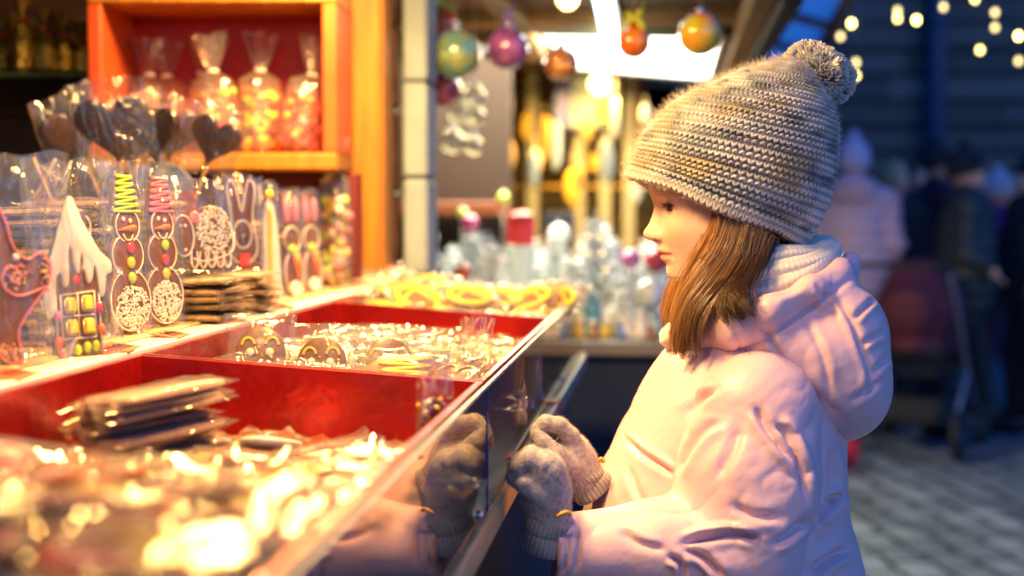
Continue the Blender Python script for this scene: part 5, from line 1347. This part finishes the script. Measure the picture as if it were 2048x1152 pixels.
# ---- gloves
glm = mat('glove_wool', (.33, .27, .24), rough=.95, attr=True, sheen=.6, bump=.8, bscale=420, bdist=.002)
def glove(fingers, palm, cuff, seed, label=None, box=None):
    pts = np.array([W(*p) for ch in fingers for p, r in ch] + [W(*p) for p, r in palm] + [W(*p) for p, r in cuff])
    v = Vol(pts.min(0) - .04, pts.max(0) + .04, .0016)
    P0 = [(W(*p), r) for p, r in palm]; v.D = v.cone(P0[0][0], P0[1][0], P0[0][1], P0[1][1])
    for (a, ra), (b, rb) in zip(P0[1:-1], P0[2:]): v.u(v.cone(a, b, ra, rb), .012)
    fin = None
    for ch in fingers:
        c = [(W(*p), r) for p, r in ch]; f = None
        for (a, ra), (b, rb) in zip(c[:-1], c[1:]):
            q = v.cone(a, b, ra, rb); f = q if f is None else smin(f, q, .003)
        fin = f if fin is None else np.minimum(fin, f)
    v.u(fin, .004)
    P, Q = v.mesh(2); N = normals(P, Q); N = N if ((P - P.mean(0)) * N).sum() > 0 else -N
    P = P + N * (.0007 * fbm(P, 45, seed, 2) + .0004 * vnoise(P, 380, seed))[:, None]
    t = np.tile([.40, .345, .325], (len(P), 1)) * (1 + .35 * vnoise(P, 260, seed + 3) + .12 * fbm(P, 40, seed + 5, 2))[:, None]
    sp = vnoise(P, 150, seed + 8) > .93; t[sp] = (.45, .10, .08)
    g_ = obj('glove', P, Q, glm, girl, world=True, cols=np.clip(t, .02, 1))
    # folded ribbed cuff
    cc = [(W(*p), r) for p, r in cuff]; ax = cc[-1][0] - cc[0][0]; L = np.linalg.norm(ax); ax /= L; u_ = np.cross(ax, [0, 1.0, 0]); u_ /= np.linalg.norm(u_); w2 = np.cross(ax, u_)
    V = []; Cc = []; n1, n2 = 60, 160
    for i in range(n1 + 1):
        f = i / n1; c = cc[0][0] + ax * L * f; r = cc[0][1] + (cc[-1][1] - cc[0][1]) * f; roll = .0035 * (math.sin(min(1, f / .45) * math.pi) ** .5 if f < .45 else (math.sin((f - .45) / .55 * math.pi) ** .5) * 1.1)
        if i in (0, n1): r *= .9
        for k in range(n2):
            a = 2 * math.pi * k / n2; rb = .0006 * math.cos(a * 30) + .0016 * math.sin(3 * a + f * 5 + seed); V.append(c + (r + roll + rb) * (u_ * math.cos(a) + w2 * math.sin(a) * 1.0)); Cc.append(np.array([.36, .32, .28]) * (.86 + .14 * math.cos(a * 30)))
    F = np.array([(i * n2 + k, (i + 1) * n2 + k, (i + 1) * n2 + (k + 1) % n2, i * n2 + (k + 1) % n2) for i in range(n1) for k in range(n2)])
    obj('cuff', np.array(V), F, glm, g_, world=True, cols=np.array(Cc))
    fuzz('wool_fuzz', P, N, np.random.RandomState(seed).randint(0, len(P), 7000), .0042, .00013, mat('glove_fibre', (.50, .44, .41), rough=.9), g_, .7, seed)
    return g_
# near hand: back of the hand towards us, four fingers closed over the rail, thumb on the left
Yn = 1.800
glove([[((1082, 930, Yn - .030), .0125), ((1058, 917, Yn - .030), .0115), ((1036, 934, Yn - .028), .0105), ((1034, 956, Yn - .020), .0095)],
       [((1090, 926, Yn - .010), .0130), ((1062, 911, Yn - .010), .0120), ((1038, 926, Yn - .008), .0110), ((1034, 950, Yn - .004), .0100)],
       [((1090, 928, Yn + .012), .0130), ((1064, 911, Yn + .012), .0120), ((1040, 925, Yn + .012), .0110), ((1036, 948, Yn + .012), .0100)],
       [((1084, 935, Yn + .032), .0115), ((1062, 922, Yn + .032), .0105), ((1046, 936, Yn + .030), .0095), ((1042, 952, Yn + .028), .0085)],
       [((1078, 985, Yn - .026), .0155), ((1050, 968, Yn - .030), .0130), ((1030, 955, Yn - .022), .0115)]],
      [((1088, 940, Yn + .016), .026), ((1086, 945, Yn - .012), .026), ((1092, 985, Yn - .002), .031), ((1098, 1030, Yn + .0), .0255), ((1096, 1055, Yn + .002), .024)],
      [((1100, 1032, Yn), .0265), ((1082, 1098, Yn + .008), .0290)], 31)
# far hand: index finger and thumb closed in a ring, the others curled below
Yf = 1.965
glove([[((1142, 872, Yf - .022), .0125), ((1118, 850, Yf - .028), .0115), ((1092, 845, Yf - .030), .0105), ((1074, 860, Yf - .028), .0100)],
       [((1148, 885, Yf), .0125), ((1122, 860, Yf), .0120), ((1094, 854, Yf), .0110), ((1078, 872, Yf), .0100)],
       [((1148, 892, Yf + .020), .0120), ((1122, 870, Yf + .020), .0115), ((1094, 866, Yf + .020), .0105), ((1082, 884, Yf + .018), .0095)],
       [((1144, 902, Yf + .038), .0110), ((1120, 886, Yf + .038), .0100), ((1100, 884, Yf + .036), .0090), ((1090, 896, Yf + .034), .0085)],
       [((1142, 932, Yf - .026), .0150), ((1112, 908, Yf - .038), .0130), ((1086, 884, Yf - .038), .0115), ((1074, 870, Yf - .034), .0105)]],
      [((1140, 902, Yf + .020), .024), ((1142, 905, Yf - .006), .025), ((1152, 930, Yf), .029), ((1165, 955, Yf), .0245), ((1172, 965, Yf), .0235)],
      [((1162, 944, Yf), .0250), ((1192, 985, Yf + .004), .0280)], 47)
mus = mat('mustard_cord', (.75, .42, .05), rough=.6)
MB().tube(smooth_path([W(1116, 1033, 1.762), W(1124, 1027, 1.758), W(1134, 1024, 1.762), W(1140, 1028, 1.768)], 5), .0026, 7).build('mustard_loop', mus, jk, world=True)
MB().tube(smooth_path([W(1198, 922, 1.935), W(1203, 917, 1.932), W(1207, 924, 1.935)], 5), .0026, 7).build('mustard_loop', mus, jk, world=True)
# trousers and boots below the picture
v = Vol((W(1150, 0, YM)[0], 1.80, -.01), (W(1760, 0, YM)[0], 2.26, .80), .008)
hx = W(1445, 0, YM)[0]
for sg in (-1, 1):
    q = YM + sg * .085
    v.u(v.cone((hx, q * .6 + YM * .4, .76), (hx - .01, q, .44), .105, .070), .02); v.u(v.cone((hx - .01, q, .44), (hx + .02, q, .12), .068, .052), .02)
P, Q = v.mesh(1); obj('trousers', P, Q, mat('dark_denim', (.03, .045, .08), rough=.8, bump=.2), girl, world=True)
for sg in (-1, 1):
    v = Vol((hx - .20, YM + sg * .085 - .08, -.002), (hx + .12, YM + sg * .085 + .08, .26), .006); q = YM + sg * .085
    v.u(v.cone((hx + .02, q, .22), (hx + .02, q, .06), .058, .052), .01); v.u(v.cone((hx + .01, q, .045), (hx - .12, q, .035), .045, .036), .02); v.D = smax(v.D, .004 - v.Z, .004)
    P, Q = v.mesh(1); obj('boot', P, Q, mat('brown_boot', (.08, .04, .02), rough=.6), girl, world=True)
# ================================================================ GLASS ORNAMENTS OF THE NEIGHBOURING STALL
gw = mat('frosted_glass', (.72, .80, .78), rough=.15, trans=.12, coat=.5)
gc = mat('clear_glass', (.80, .86, .84), rough=.06, trans=.75)
TZ = CZ - .371
rg = random.Random(21)
def onto(px, Y): p = W(px, 420, Y); return (p[0], p[1], TZ)
def glass_tree(h, loc, label, par=None):
    t = T('glass_tree', label, 'glass tree', loc, rg.uniform(0, 6), 'frosted glass fir trees on the neighbouring table')
    MB().lathe([(.03, 0), (.032, .008), (.006, .02), (.005, .05), (.004, h * .97), (.0005, h)], 12).build('trunk', gc, t)
    mb = MB(); k = 0; z = .045
    while z < h * .93:
        L = (.125 * h / .3) * (1 - z / h) + .012
        for a in range(7):
            an = a * .8976 + k * .5; P = [(0, 0, z), (L * .6 * math.cos(an), L * .6 * math.sin(an), z - L * .15), (L * math.cos(an), L * math.sin(an), z + L * .12)]
            mb.tube(P, [.008, .012, .004], 6)
        z += .026; k += 1
    mb.build('branches', gw, t); return t
gt = None
for px, Y, h, lab in [(945, 4.7, .26, 'frosted glass fir tree left of the red tin'), (985, 4.35, .22, 'frosted glass fir tree in front of the red tin'), (1190, 4.6, .30, 'tallest frosted glass fir tree, nearest to her face'), (1225, 4.9, .24, 'frosted glass fir tree just right of the tallest one'),
                      (1110, 4.9, .25, 'frosted glass fir tree between the red tin and the tallest tree'), (1020, 5.0, .20, 'low frosted glass fir tree behind the red tin'), (1160, 4.25, .15, 'smallest frosted glass fir tree near the table edge'), (1265, 4.5, .17, 'frosted glass fir tree close to her mouth'), (1300, 5.1, .24, 'frosted glass fir tree partly hidden behind her nose and lips'), (905, 5.2, .20, 'frosted glass fir tree behind the bottles'), (1080, 4.2, .14, 'low frosted glass fir tree at the end of the farthest tray'), (965, 5.6, .26, 'frosted glass fir tree furthest back at the left'), (1140, 4.55, .19, 'frosted glass fir tree just left of the blue bottle'), (1205, 5.3, .28, 'frosted glass fir tree directly behind the tallest one'), (925, 4.45, .16, 'low frosted glass fir tree next to the orange ball'), (1245, 4.2, .12, 'tiny frosted glass fir tree among the glazed figures'), (1060, 5.4, .24, 'frosted glass fir tree behind the slim bottle'), (1010, 4.2, .13, 'tiny frosted glass fir tree behind the farthest tray rim')]:
    glass_tree(h * 1.25, onto(px, Y), lab)
gp = {}
def bottle(px, Y, h, r, m, label, kind='glass_bottle', cat='bottle'):
    t = T(kind, label, cat, onto(px, Y), 0, 'glass bottles and candle holders on the neighbouring table')
    MB().lathe([(r * .9, 0), (r, .006), (r, h * .62), (r * .85, h * .72), (r * .38, h * .80), (r * .36, h * .93), (r * .45, h * .935), (r * .45, h * .96)], 18).build('glass', m, t)
    MB().ball((0, 0, h * .985), r * .42, 8).build('stopper', gw, t)
for px, Y, h, r, lab in [(852, 4.5, .21, .028, 'clear glass bottle at the left end of the table beside the grey log ends'), (878, 4.3, .23, .026, 'tallest clear glass bottle at the left of the table'), (905, 4.6, .19, .026, 'clear glass bottle, third from the grey log ends'), (868, 5.1, .28, .03, 'clear glass bottle in the back row at the left'), (1078, 4.4, .19, .024, 'slim glass bottle between the red tin and the tallest glass tree')]:
    bottle(px, Y, h, r, gc, lab)
bottle(1186, 4.2, .13, .026, mat('blue_glass', (.12, .42, .60), rough=.1, trans=.4), 'pale blue glass bottle under the tallest glass tree')
t = T('display_pedestal', 'frosted glass pedestal carrying the red tin', 'pedestal', onto(1042, 4.85), 0)
MB().lathe([(.06, 0), (.062, .006), (.05, .02), (.048, .23), (.06, .245), (.058, .25)], 24).build('column', gw, t)
q_ = onto(1042, 4.85); t = T('red_tin', 'small red tin on a frosted pedestal among the glass trees', 'tin', (q_[0], q_[1], TZ + .2502), R(20))
MB().lathe([(.045, 0), (.047, .004), (.047, .085), (.042, .09)], 28).build('can', mat('tin_red', (.75, .04, .04), rough=.35), t)
MB().lathe([(.049, .083), (.049, .098), (.03, .112), (.01, .118)], 28).build('lid', mat('tin_red_lid', (.5, .03, .03), rough=.3), t)
bm = lambda c, n: mat(n, c, rough=.12, coat=.8, var=.3, vscale=40)
def ball_on(px, py, Y, r, c, nm, label):
    p = W(px, py, Y); t = T('ball_ornament', label, 'ornament', (p[0], p[1], p[2] - r), 0, 'coloured balls on the neighbouring table')
    MB().ball((0, 0, r), r, 14).build('ball', bm(c, nm), t); MB().lathe([(.006, 2 * r - .002), (.006, 2 * r + .006), (.001, 2 * r + .007)], 8).build('cap', gw, t)
    h = p[2] - r - TZ
    if h > .02: MB().lathe([(.025, -h), (.027, -h + .005), (.004, -h + .012), (.0035, -.002), (r * .5, .003)], 12).build('stand', gc, t)
for a in [(940, 447, 4.9, .030, (.6, .02, .25), 'magenta_ball', 'magenta ball on a stand left of the red tin'), (925, 428, 5.0, .020, (.45, .6, .02), 'lime_ball', 'lime green ball above the magenta ball'), (1007, 396, 5.3, .022, (.45, .6, .03), 'lime_ball', 'lime green ball highest on the table'),
          (926, 545, 4.25, .026, (.85, .16, .04), 'coral_ball', 'orange ball low among the bottles'), (1118, 470, 5.2, .04, (.75, .73, .6), 'pearl_ball', 'pearl white ball behind the glass trees'), (1300, 590, 4.15, .045, (.62, .72, .72), 'ice_ball', 'ice blue ball beside her chin'),
          (1262, 520, 4.8, .035, (.5, .08, .3), 'plum_ball', 'plum pink ball below her mouth'), (1312, 520, 4.9, .045, (.45, .03, .04), 'dark_red_ball', 'dark red ball just left of her lips')]: ball_on(*a)
# little figures crowding the front of the table
fig_c = [((.75, .74, .66), 'porcelain'), ((.70, .52, .08), 'gold_glaze'), ((.14, .24, .45), 'blue_glaze'), ((.30, .14, .06), 'brown_glaze'), ((.55, .62, .60), 'grey_glaze'), ((.25, .48, .48), 'teal_glaze'), ((.65, .2, .15), 'coral_glaze')]
figs = {}
def figurine(ci, loc, sc_):
    c, nm = fig_c[ci]; cn_ = nm.split('_')[0]
    lab = 'tiny %s glazed figure in the crowded front rows of the neighbouring table' % {'porcelain': 'white', 'gold': 'gold', 'blue': 'blue', 'brown': 'brown', 'grey': 'grey', 'teal': 'teal', 'coral': 'coral'}[cn_]
    if ci in figs: o_ = dup(figs[ci])
    else:
        o_ = figs[ci] = T('glazed_figure', lab, 'figurine', loc, group='tiny %s glazed figures' % cn_)
        m = mat(nm, c, rough=.18, coat=.5)
        MB().lathe([(.016, 0), (.018, .004), (.012, .022), (.008, .034), (.004, .037)], 12).build('body', m, o_)
        MB().ball((0, 0, .043), .0085, 8).build('head', mat('porcelain', (.75, .74, .66), rough=.18, coat=.5), o_)
    place(o_, loc, (0, 0, rg.uniform(0, 6)), scale=sc_)
for j in range(7):
    for i in range(20):
        px = 850 + i * 25.5 + rg.uniform(-8, 8); Y = 4.09 + j * .11 + rg.uniform(-.03, .03)
        if px < 1100 and rg.random() < .45: continue
        if px < 1315: figurine(rg.choice([0, 0, 0, 1, 1, 2, 3, 4, 4, 5, 6]), onto(px, Y), rg.uniform(.8, 1.7))
for k in range(34):
    px = 850 + k * 13.5; Y = 4.25 + rg.uniform(-.1, .9)
    if 1015 < px < 1070 and Y < 4.9: Y += .7
    t = T('glass_bell', 'small clear glass bell among the trees of the neighbouring table', 'glass bell', onto(px + rg.uniform(-8, 8), Y), 0, 'clear glass bells among the trees')
    h = rg.uniform(.05, .12); MB().lathe([(h * .38, 0), (h * .36, .01), (h * .24, h * .5), (h * .15, h * .8), (.01, h * .9)], 16).build('bell', rg.choice([gw, gc]), t)
    MB().ball((0, 0, h * .95), .010, 8).build('knob', gw, t)
# things on the rack at the back: boxes, frames and hanging ornaments
for i, (px, py, Y, w_, h_, c, nm, lab) in enumerate([(1187, 205, 7.1, .13, .13, (.42, .45, .40), 'pale_picture', 'small pale picture hanging on the rack under the warm bulb'), (1218, 222, 7.0, .05, .05, (.45, .6, .03), 'lime_tag', 'lime green tag beside the pale picture'),
        (1360, 205, 7.3, .20, .16, (.04, .12, .42), 'blue_poster', 'blue poster on the back wall left of the hat'), (1125, 200, 7.0, .04, .14, (.08, .08, .28), 'indigo_pennant', 'narrow indigo pennant left of the rack posts'), (1120, 455, 6.6, .07, .07, (.02, .03, .08), 'navy_box', 'navy box standing behind the glass trees'),
        (1305, 250, 7.3, .12, .22, (.30, .08, .04), 'rust_box', 'rusty red board on the back wall near the hat brim')]):
    t = T(nm.split('_')[1] if nm != 'pale_picture' else 'picture', lab, nm.split('_')[1], W(px, py, Y), 0)
    MB().box((-w_, -.008, -h_), (w_, .0, h_), .003).build('frame', mat(nm + '_frame', tuple(q * .6 for q in c), rough=.5), t, smooth=False)
    MB().box((-w_ * .9, -.011, -h_ * .9), (w_ * .9, -.0082, h_ * .9), 0).build('face', mat(nm, c, rough=.5, var=.3, vscale=8), t, smooth=False)
for i in range(26):
    px = rg.uniform(905, 1320); py = rg.uniform(190, 400); c, nm = rg.choice([((.62, .36, .03), 'amber_felt'), ((.60, .55, .35), 'cream_felt'), ((.30, .30, .22), 'moss_felt'), ((.55, .30, .06), 'ginger_felt')])
    if 1150 < px < 1230 and py < 250: py += 130
    t = T('hanging_ornament', 'blurred %s ornament hanging in front of the honey coloured back wall' % nm.split('_')[0], 'ornament', W(px, py, rg.uniform(6.2, 7.2)), rg.uniform(0, 3), 'hanging %s ornaments at the back' % nm.split('_')[0])
    q = rg.uniform(.022, .05); MB().slab(ell_out(0, 0, q, q * rg.uniform(1.2, 2.6), 16), .03, .008).build('felt_shape', mat(nm, c, rough=.7), t)
    MB().tube([(0, .015, q * 1.1), (0, .015, q * 2.0), (0, .015, q * 3.6)], .003, 5).build('string', whm, t)

# ---- glass baubles hanging from the eave
def bauble(px, py, r, Y, m, cap_c, label, bow=None, sy=1.0):
    p = W(px, py, Y); t = T('hanging_bauble', label, 'bauble', p, rg.uniform(0, 6), 'glass baubles hanging from the neighbouring eave')
    R_ = r * Y / FPX; MB().ball((0, 0, 0), R_, 24, sz=sy).build('glass_ball', m, t)
    MB().lathe([(.009, R_ * sy - .003), (.009, R_ * sy + .010), (.003, R_ * sy + .013)], 12).build('cap', mat(cap_c + '_cap', {'gold': (.8, .55, .15), 'silver': (.7, .72, .72), 'red': (.5, .03, .02)}[cap_c], rough=.2, metal=.9), t)
    MB().tube([(0, 0, R_ * sy + .01), (0, 0, .2), (0, 0, CZ + .69 - p[2])], .0012, 5).build('thread', whm, t)
    if bow:
        mb = MB()
        for s_, a in ((-1, .5), (1, .7), (-1, -.4), (1, -.5)):
            mb.tube([(0, 0, R_ + .015), (s_ * .018, 0, R_ + .02 + .02 * a), (s_ * .03, .004, R_ + .015 + .045 * a), (s_ * .012, .006, R_ + .012 + .03 * a)], [.004, .008, .009, .003], 6)
        mb.build('ribbon', mat(bow[0], bow[1], rough=.5), t)
def bmat(nm, c, c2, tr=.0): return mat(nm, c, rough=.08, c2=c2, vscale=28, coat=1.0, trans=tr)
bauble(1015, 97, 42, 3.75, bmat('purple_glass', (.42, .12, .34), (.16, .05, .22)), 'silver', 'purple marbled glass bauble with a violet ribbon', ('violet_ribbon', (.30, .22, .60)))
bauble(1268, 85, 32, 3.55, bmat('orange_glass', (.85, .30, .02), (.70, .12, .01), .2), 'red', 'bright orange glass bauble with a red cap in front of the light panel', ('lime_ribbon', (.55, .65, .05)))
bauble(1122, 128, 34, 3.80, bmat('amber_glass', (.70, .35, .08), (.5, .15, .04), .3), 'gold', 'amber glass bauble at the left corner of the light panel')
bauble(1400, 68, 43, 3.45, bmat('lime_glass', (.55, .58, .04), (.75, .30, .02), .1), 'silver', 'lime and orange glass bauble at the right end of the light panel')
bauble(884, 50, 34, 4.0, bmat('red_glass', (.65, .08, .02), (.35, .04, .02)), 'gold', 'orange red glass bauble above the teal one', ('green_ribbon', (.35, .5, .05)))
bauble(912, 108, 50, 3.7, bmat('teal_glass', (.12, .34, .32), (.35, .38, .08), .2), 'silver', 'large teal and yellow glass bauble near the grey log ends')
bauble(886, 178, 36, 3.85, bmat('rose_glass', (.50, .10, .18), (.35, .05, .10)), 'silver', 'rose pink glass bauble below the teal one')
bauble(855, 70, 24, 4.15, bmat('pearl_glass', (.45, .38, .42), (.25, .2, .3)), 'silver', 'pearl grey glass bauble half behind the grey log ends')
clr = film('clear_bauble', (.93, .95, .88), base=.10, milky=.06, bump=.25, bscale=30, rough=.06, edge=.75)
for i, (px, py, r) in enumerate([(948, 195, 24), (922, 222, 26), (950, 232, 20), (905, 282, 24), (948, 292, 18), (930, 255, 20)]):
    bauble(px, py, r, 4.3 + .08 * i, clr, 'silver', ['clear glass bauble at the top of the cluster beside the brown partition', 'clear glass bauble at the left of the hanging cluster', 'clear glass bauble at the right of the hanging cluster', 'clear glass bauble low at the left of the cluster', 'small clear glass bauble lowest at the right of the cluster', 'clear glass bauble in the middle of the cluster'][i])

# ================================================================ PEOPLE AND THINGS IN THE SQUARE
def figure(px, Y, H, face_dir, coat, trous, hat_c, label, hair_c=None, coat_len=.42, arm=(0, 0), stride=.0, hood=False, hat_kind='hat', wide=1.0, skinc=(.55, .33, .24)):
    g0 = W(px, 420, Y); cx, cy = g0[0], g0[1]; t = T('person', label, 'person', (cx, cy, 0), face_dir)
    k = H / 1.7; fx, fy = 0.0, -1.0                                   # faces local -Y
    # body: head with face, neck, hands: one mesh under the clothes
    v = Vol((-.30, -.34, .35 * k), (.30, .20, H + .03), .009)
    v.D = v.ell((0, -.012, 1.585 * k), (.074 * k, .095 * k, .112 * k)); v.u(v.ell((0, -.035, 1.545 * k), (.052 * k, .062 * k, .07 * k)), .03)
    v.u(v.cone((0, -.105 * k, 1.57 * k), (0, -.085 * k, 1.60 * k), .011, .006), .01); v.u(v.cone((0, 0, 1.48 * k), (0, .01, 1.36 * k), .052, .06), .02)
    for s_ in (-1, 1): v.u(v.ell((s_ * .075 * k, 0, 1.58 * k), (.012, .02, .03)), .005); v.cut(v.ell((s_ * .03, -.105 * k, 1.60 * k), (.014, .012, .01)), .01)
    v.u(v.ell((0, 0, 1.15 * k), (.15 * k, .09 * k, .27 * k)), .05)
    hands = []
    for s_, a in zip((-1, 1), arm):
        el = np.array([s_ * .24 * k, .02 - .04 * a, 1.12 * k]); wr = el + np.array([-s_ * .05 * a, -.22 * a - .01, -.22 * (1 - a) + .02 * a]) * k; hands.append((s_, el, wr))
        v.u(v.cone(el, wr, .04, .028), .02); v.u(v.cone(wr, wr + (wr - el) * .22, .026, .036), .01)
        dr = (wr - el) / np.linalg.norm(wr - el)
        for q in range(4): b = wr + dr * .07 + np.array([(q - 1.5) * .017, 0, 0]); v.u(v.cone(b, b + dr * .045 + [0, -.01, -.012], .0095, .008), .004)
    P, Q = v.mesh(1); obj('body', P, Q, mat('skin_%.2f' % skinc[0], skinc, rough=.5), t)
    v = Vol((-.42, -.50, .30 * k), (.42, .34, 1.62 * k), .012); bot = (1.42 - coat_len * 1.9) * k
    v.D = v.ell((0, .0, 1.18 * k), (.205 * k * wide, .15 * k * wide, .34 * k)); v.u(v.cone((-.12 * k, 0, 1.38 * k), (.12 * k, 0, 1.38 * k), .085 * k, .085 * k), .05)
    v.u(v.ell((0, .0, .95 * k), (.20 * k * wide, .16 * k * wide, .32 * k)), .06); v.D = smax(v.D, bot - v.Z, .02)
    for s_, el, wr in hands:
        sh = np.array([s_ * .19 * k, .0, 1.37 * k]); v.u(v.cone(sh, el, .075 * k, .066 * k), .03); v.u(v.cone(el, wr, .066 * k, .05 * k), .02)
    v.u(v.cone((-.03, .01, 1.45 * k), (.03, .01, 1.45 * k), .07 * k, .07 * k), .03)
    if hood: v.u(v.ell((0, .09, 1.44 * k), (.14 * k, .10 * k, .09 * k)), .03)
    P, Q = v.mesh(1); P = P + .006 * normals(P, Q) * np.sin(P[:, 2:3] * 70) * -1; P = P + normals(P, Q) * (.012 * fbm(P, 7, 3, 2))[:, None]
    obj('coat', P, Q, coat, t)
    v = Vol((-.24, -.30 - stride, .03), (.24, .30 + stride, 1.0 * k), .011)
    for s_ in (-1, 1):
        f = s_ * stride; v.u(v.cone((s_ * .09, 0, .88 * k), (s_ * .095, -f * .5, .48 * k), .10, .07), .01); v.u(v.cone((s_ * .095, -f * .5, .48 * k), (s_ * .10, -f, .10 * k), .068, .055), .01)
    P, Q = v.mesh(1); obj('trousers', P, Q, trous, t)
    for s_ in (-1, 1):
        f = s_ * stride; MB().box((s_ * .10 - .048, -f - .20, .0), (s_ * .10 + .048, -f + .075, .07), .025).build('boot', mat('black_leather', (.012, .012, .014), rough=.5), t)
        MB().tube([(s_ * .10, -f + .01, .05), (s_ * .10, -f + .01, .12), (s_ * .10, -f + .01, .20)], .062, 12).build('boot', MATS['black_leather'], t)
    v = Vol((-.20, -.20, 1.25 * k), (.20, .22, H + .12), .008)
    if hair_c:
        v.D = v.ell((0, .018, 1.605 * k), (.092 * k, .105 * k, .115 * k)); v.u(v.ell((0, .06, 1.50 * k), (.085 * k, .06 * k, .12 * k)), .03); v.cut(v.ell((0, -.085, 1.57 * k), (.062, .07, .085)), .02)
        P, Q = v.mesh(1); P = P + normals(P, Q) * (.004 * np.sin(P[:, 0] * 220))[:, None]; obj('hair', P, Q, mat('hair_%.2f_%.2f' % hair_c[:2], hair_c, rough=.5), t)
    if hat_c:
        v.D[:] = 1; v.D = v.ell((0, .012, 1.625 * k), (.098 * k, .115 * k, .12 * k)); v.D = smax(v.D, 1.575 * k - v.Z + (v.Y * -.25), .01); v.u(v.ell((0, .02, 1.76 * k), (.035, .035, .035)), .01)
        P, Q = v.mesh(1); obj(hat_kind, P, Q, mat('hat_%.2f_%.2f' % hat_c[:2], hat_c, rough=.9), t)
    return t
blk = mat('black_cloth', (.014, .016, .022), rough=.8); lil = mat('lilac_quilt', (.50, .36, .44), rough=.6, sheen=.3); mar = mat('maroon_cloth', (.07, .012, .03), rough=.8); grn = mat('dark_green_quilt', (.025, .035, .035), rough=.5); ind = mat('indigo_cloth', (.02, .02, .07), rough=.8); pur = mat('purple_cloth', (.16, .02, .16), rough=.7)
figure(1706, 8.6, 1.74, R(165), lil, blk, (.42, .42, .62), 'person in a long lilac quilted coat and pale hat seen from behind', coat_len=.36, arm=(.5, .4), hood=True)
figure(1788, 9.3, 1.66, R(25), blk, blk, None, 'fair haired person in a black coat facing the stalls', hair_c=(.42, .30, .12), arm=(.6, .5), coat_len=.35)
figure(1872, 10.2, 1.78, R(100), mar, blk, (.015, .015, .02), 'person in a maroon coat and dark cap near the blue pipe', arm=(.3, .5), coat_len=.35)
figure(1932, 8.5, 1.68, R(75), grn, blk, (.008, .008, .01), 'person in a long dark quilted coat and black hat walking to the right', arm=(.5, .5), coat_len=.44, stride=.16, skinc=(.55, .28, .22), wide=1.15)
figure(2001, 9.4, 1.56, R(60), pur, ind, (.38, .45, .55), 'person in a purple jacket and pale blue hat at the right', arm=(.5, .3), coat_len=.26, stride=.1)
figure(2060, 8.9, 1.66, R(-80), blk, blk, (.02, .02, .03), 'person in black cut by the right edge of the photo', arm=(.3, .3), coat_len=.38)
figure(1830, 11.0, 1.70, R(30), ind, blk, None, 'dark clad person standing furthest back between the others', hair_c=(.04, .03, .02), arm=(.4, .4), coat_len=.3)
# pushchair
sx = W(1845, 420, 8.0); t = T('pushchair', 'dark maroon pushchair with a curved hood and pale tubular frame', 'pushchair', (sx[0], sx[1], 0), R(150))
v = Vol((-.32, -.45, .35), (.32, .40, 1.15), .012)
v.D = v.ell((0, 0, .80), (.235, .34, .27)); v.cut(v.ell((0, -.26, .84), (.20, .30, .22)), .02); v.u(v.ell((0, -.02, .60), (.20, .32, .10)), .03)
P, Q = v.mesh(1); P = P + normals(P, Q) * (.006 * np.sin(P[:, 1] * 45))[:, None]; obj('hood', P, Q, mar, t)
MB().box((-.19, -.34, .42), (.19, .30, .60), .05).build('seat', blk, t)
MB().box((-.17, -.28, .16), (.17, .22, .30), .03).build('basket', blk, t, smooth=False)
tubm = mat('pale_tube', (.28, .32, .40), rough=.3, metal=.7)
for s_ in (-1, 1): MB().tube(smooth_path([(s_ * .25, -.38, .14), (s_ * .26, -.05, .42), (s_ * .27, .30, .82), (s_ * .26, .46, 1.02)], 6), .014, 8).build('side_tube', tubm, t); MB().tube(smooth_path([(s_ * .25, .30, .14), (s_ * .26, .12, .34), (s_ * .26, -.02, .46)], 5), .013, 8).build('rear_tube', tubm, t)
MB().tube(smooth_path([(-.26, .46, 1.02), (-.20, .52, 1.05), (0, .53, 1.055), (.20, .52, 1.05), (.26, .46, 1.02)], 5), .017, 8).build('handle', blk, t)
for (x, y) in ((-.27, -.38), (.27, -.38), (-.29, .32), (.29, .32)):
    r = .115 if y < 0 else .14; M = np.array([[0, 0, 1], [0, 1, 0], [-1, 0, 0]], float)
    w_ = MB().lathe([(r - .03, -.018), (r - .005, -.02), (r, 0), (r - .005, .02), (r - .03, .018)], 26, (x, y, r), M).build('wheel', mat('tyre', (.012, .012, .012), rough=.7), t)
    MB().lathe([(.015, -.022), (.05, -.012), (r - .032, -.006), (r - .032, .006), (.05, .012), (.015, .022)], 26, (x, y, r), M).build('hub', tubm, w_)
t = T('red_bag', 'red shopping bag standing on the cobbles behind the girl', 'bag', (W(1704, 0, 7.4)[0], 7.4, 0), R(15))
MB().box((-.055, -.04, 0), (.055, .04, .15), .012).build('bag', mat('bag_red', (.55, .02, .02), rough=.4, bump=.3), t)
for y in (-.03, .03): MB().tube(smooth_path([(-.03, y, .145), (-.02, y, .20), (.02, y, .20), (.03, y, .145)], 5), .003, 6).build('handle', MATS['bag_red'], t)
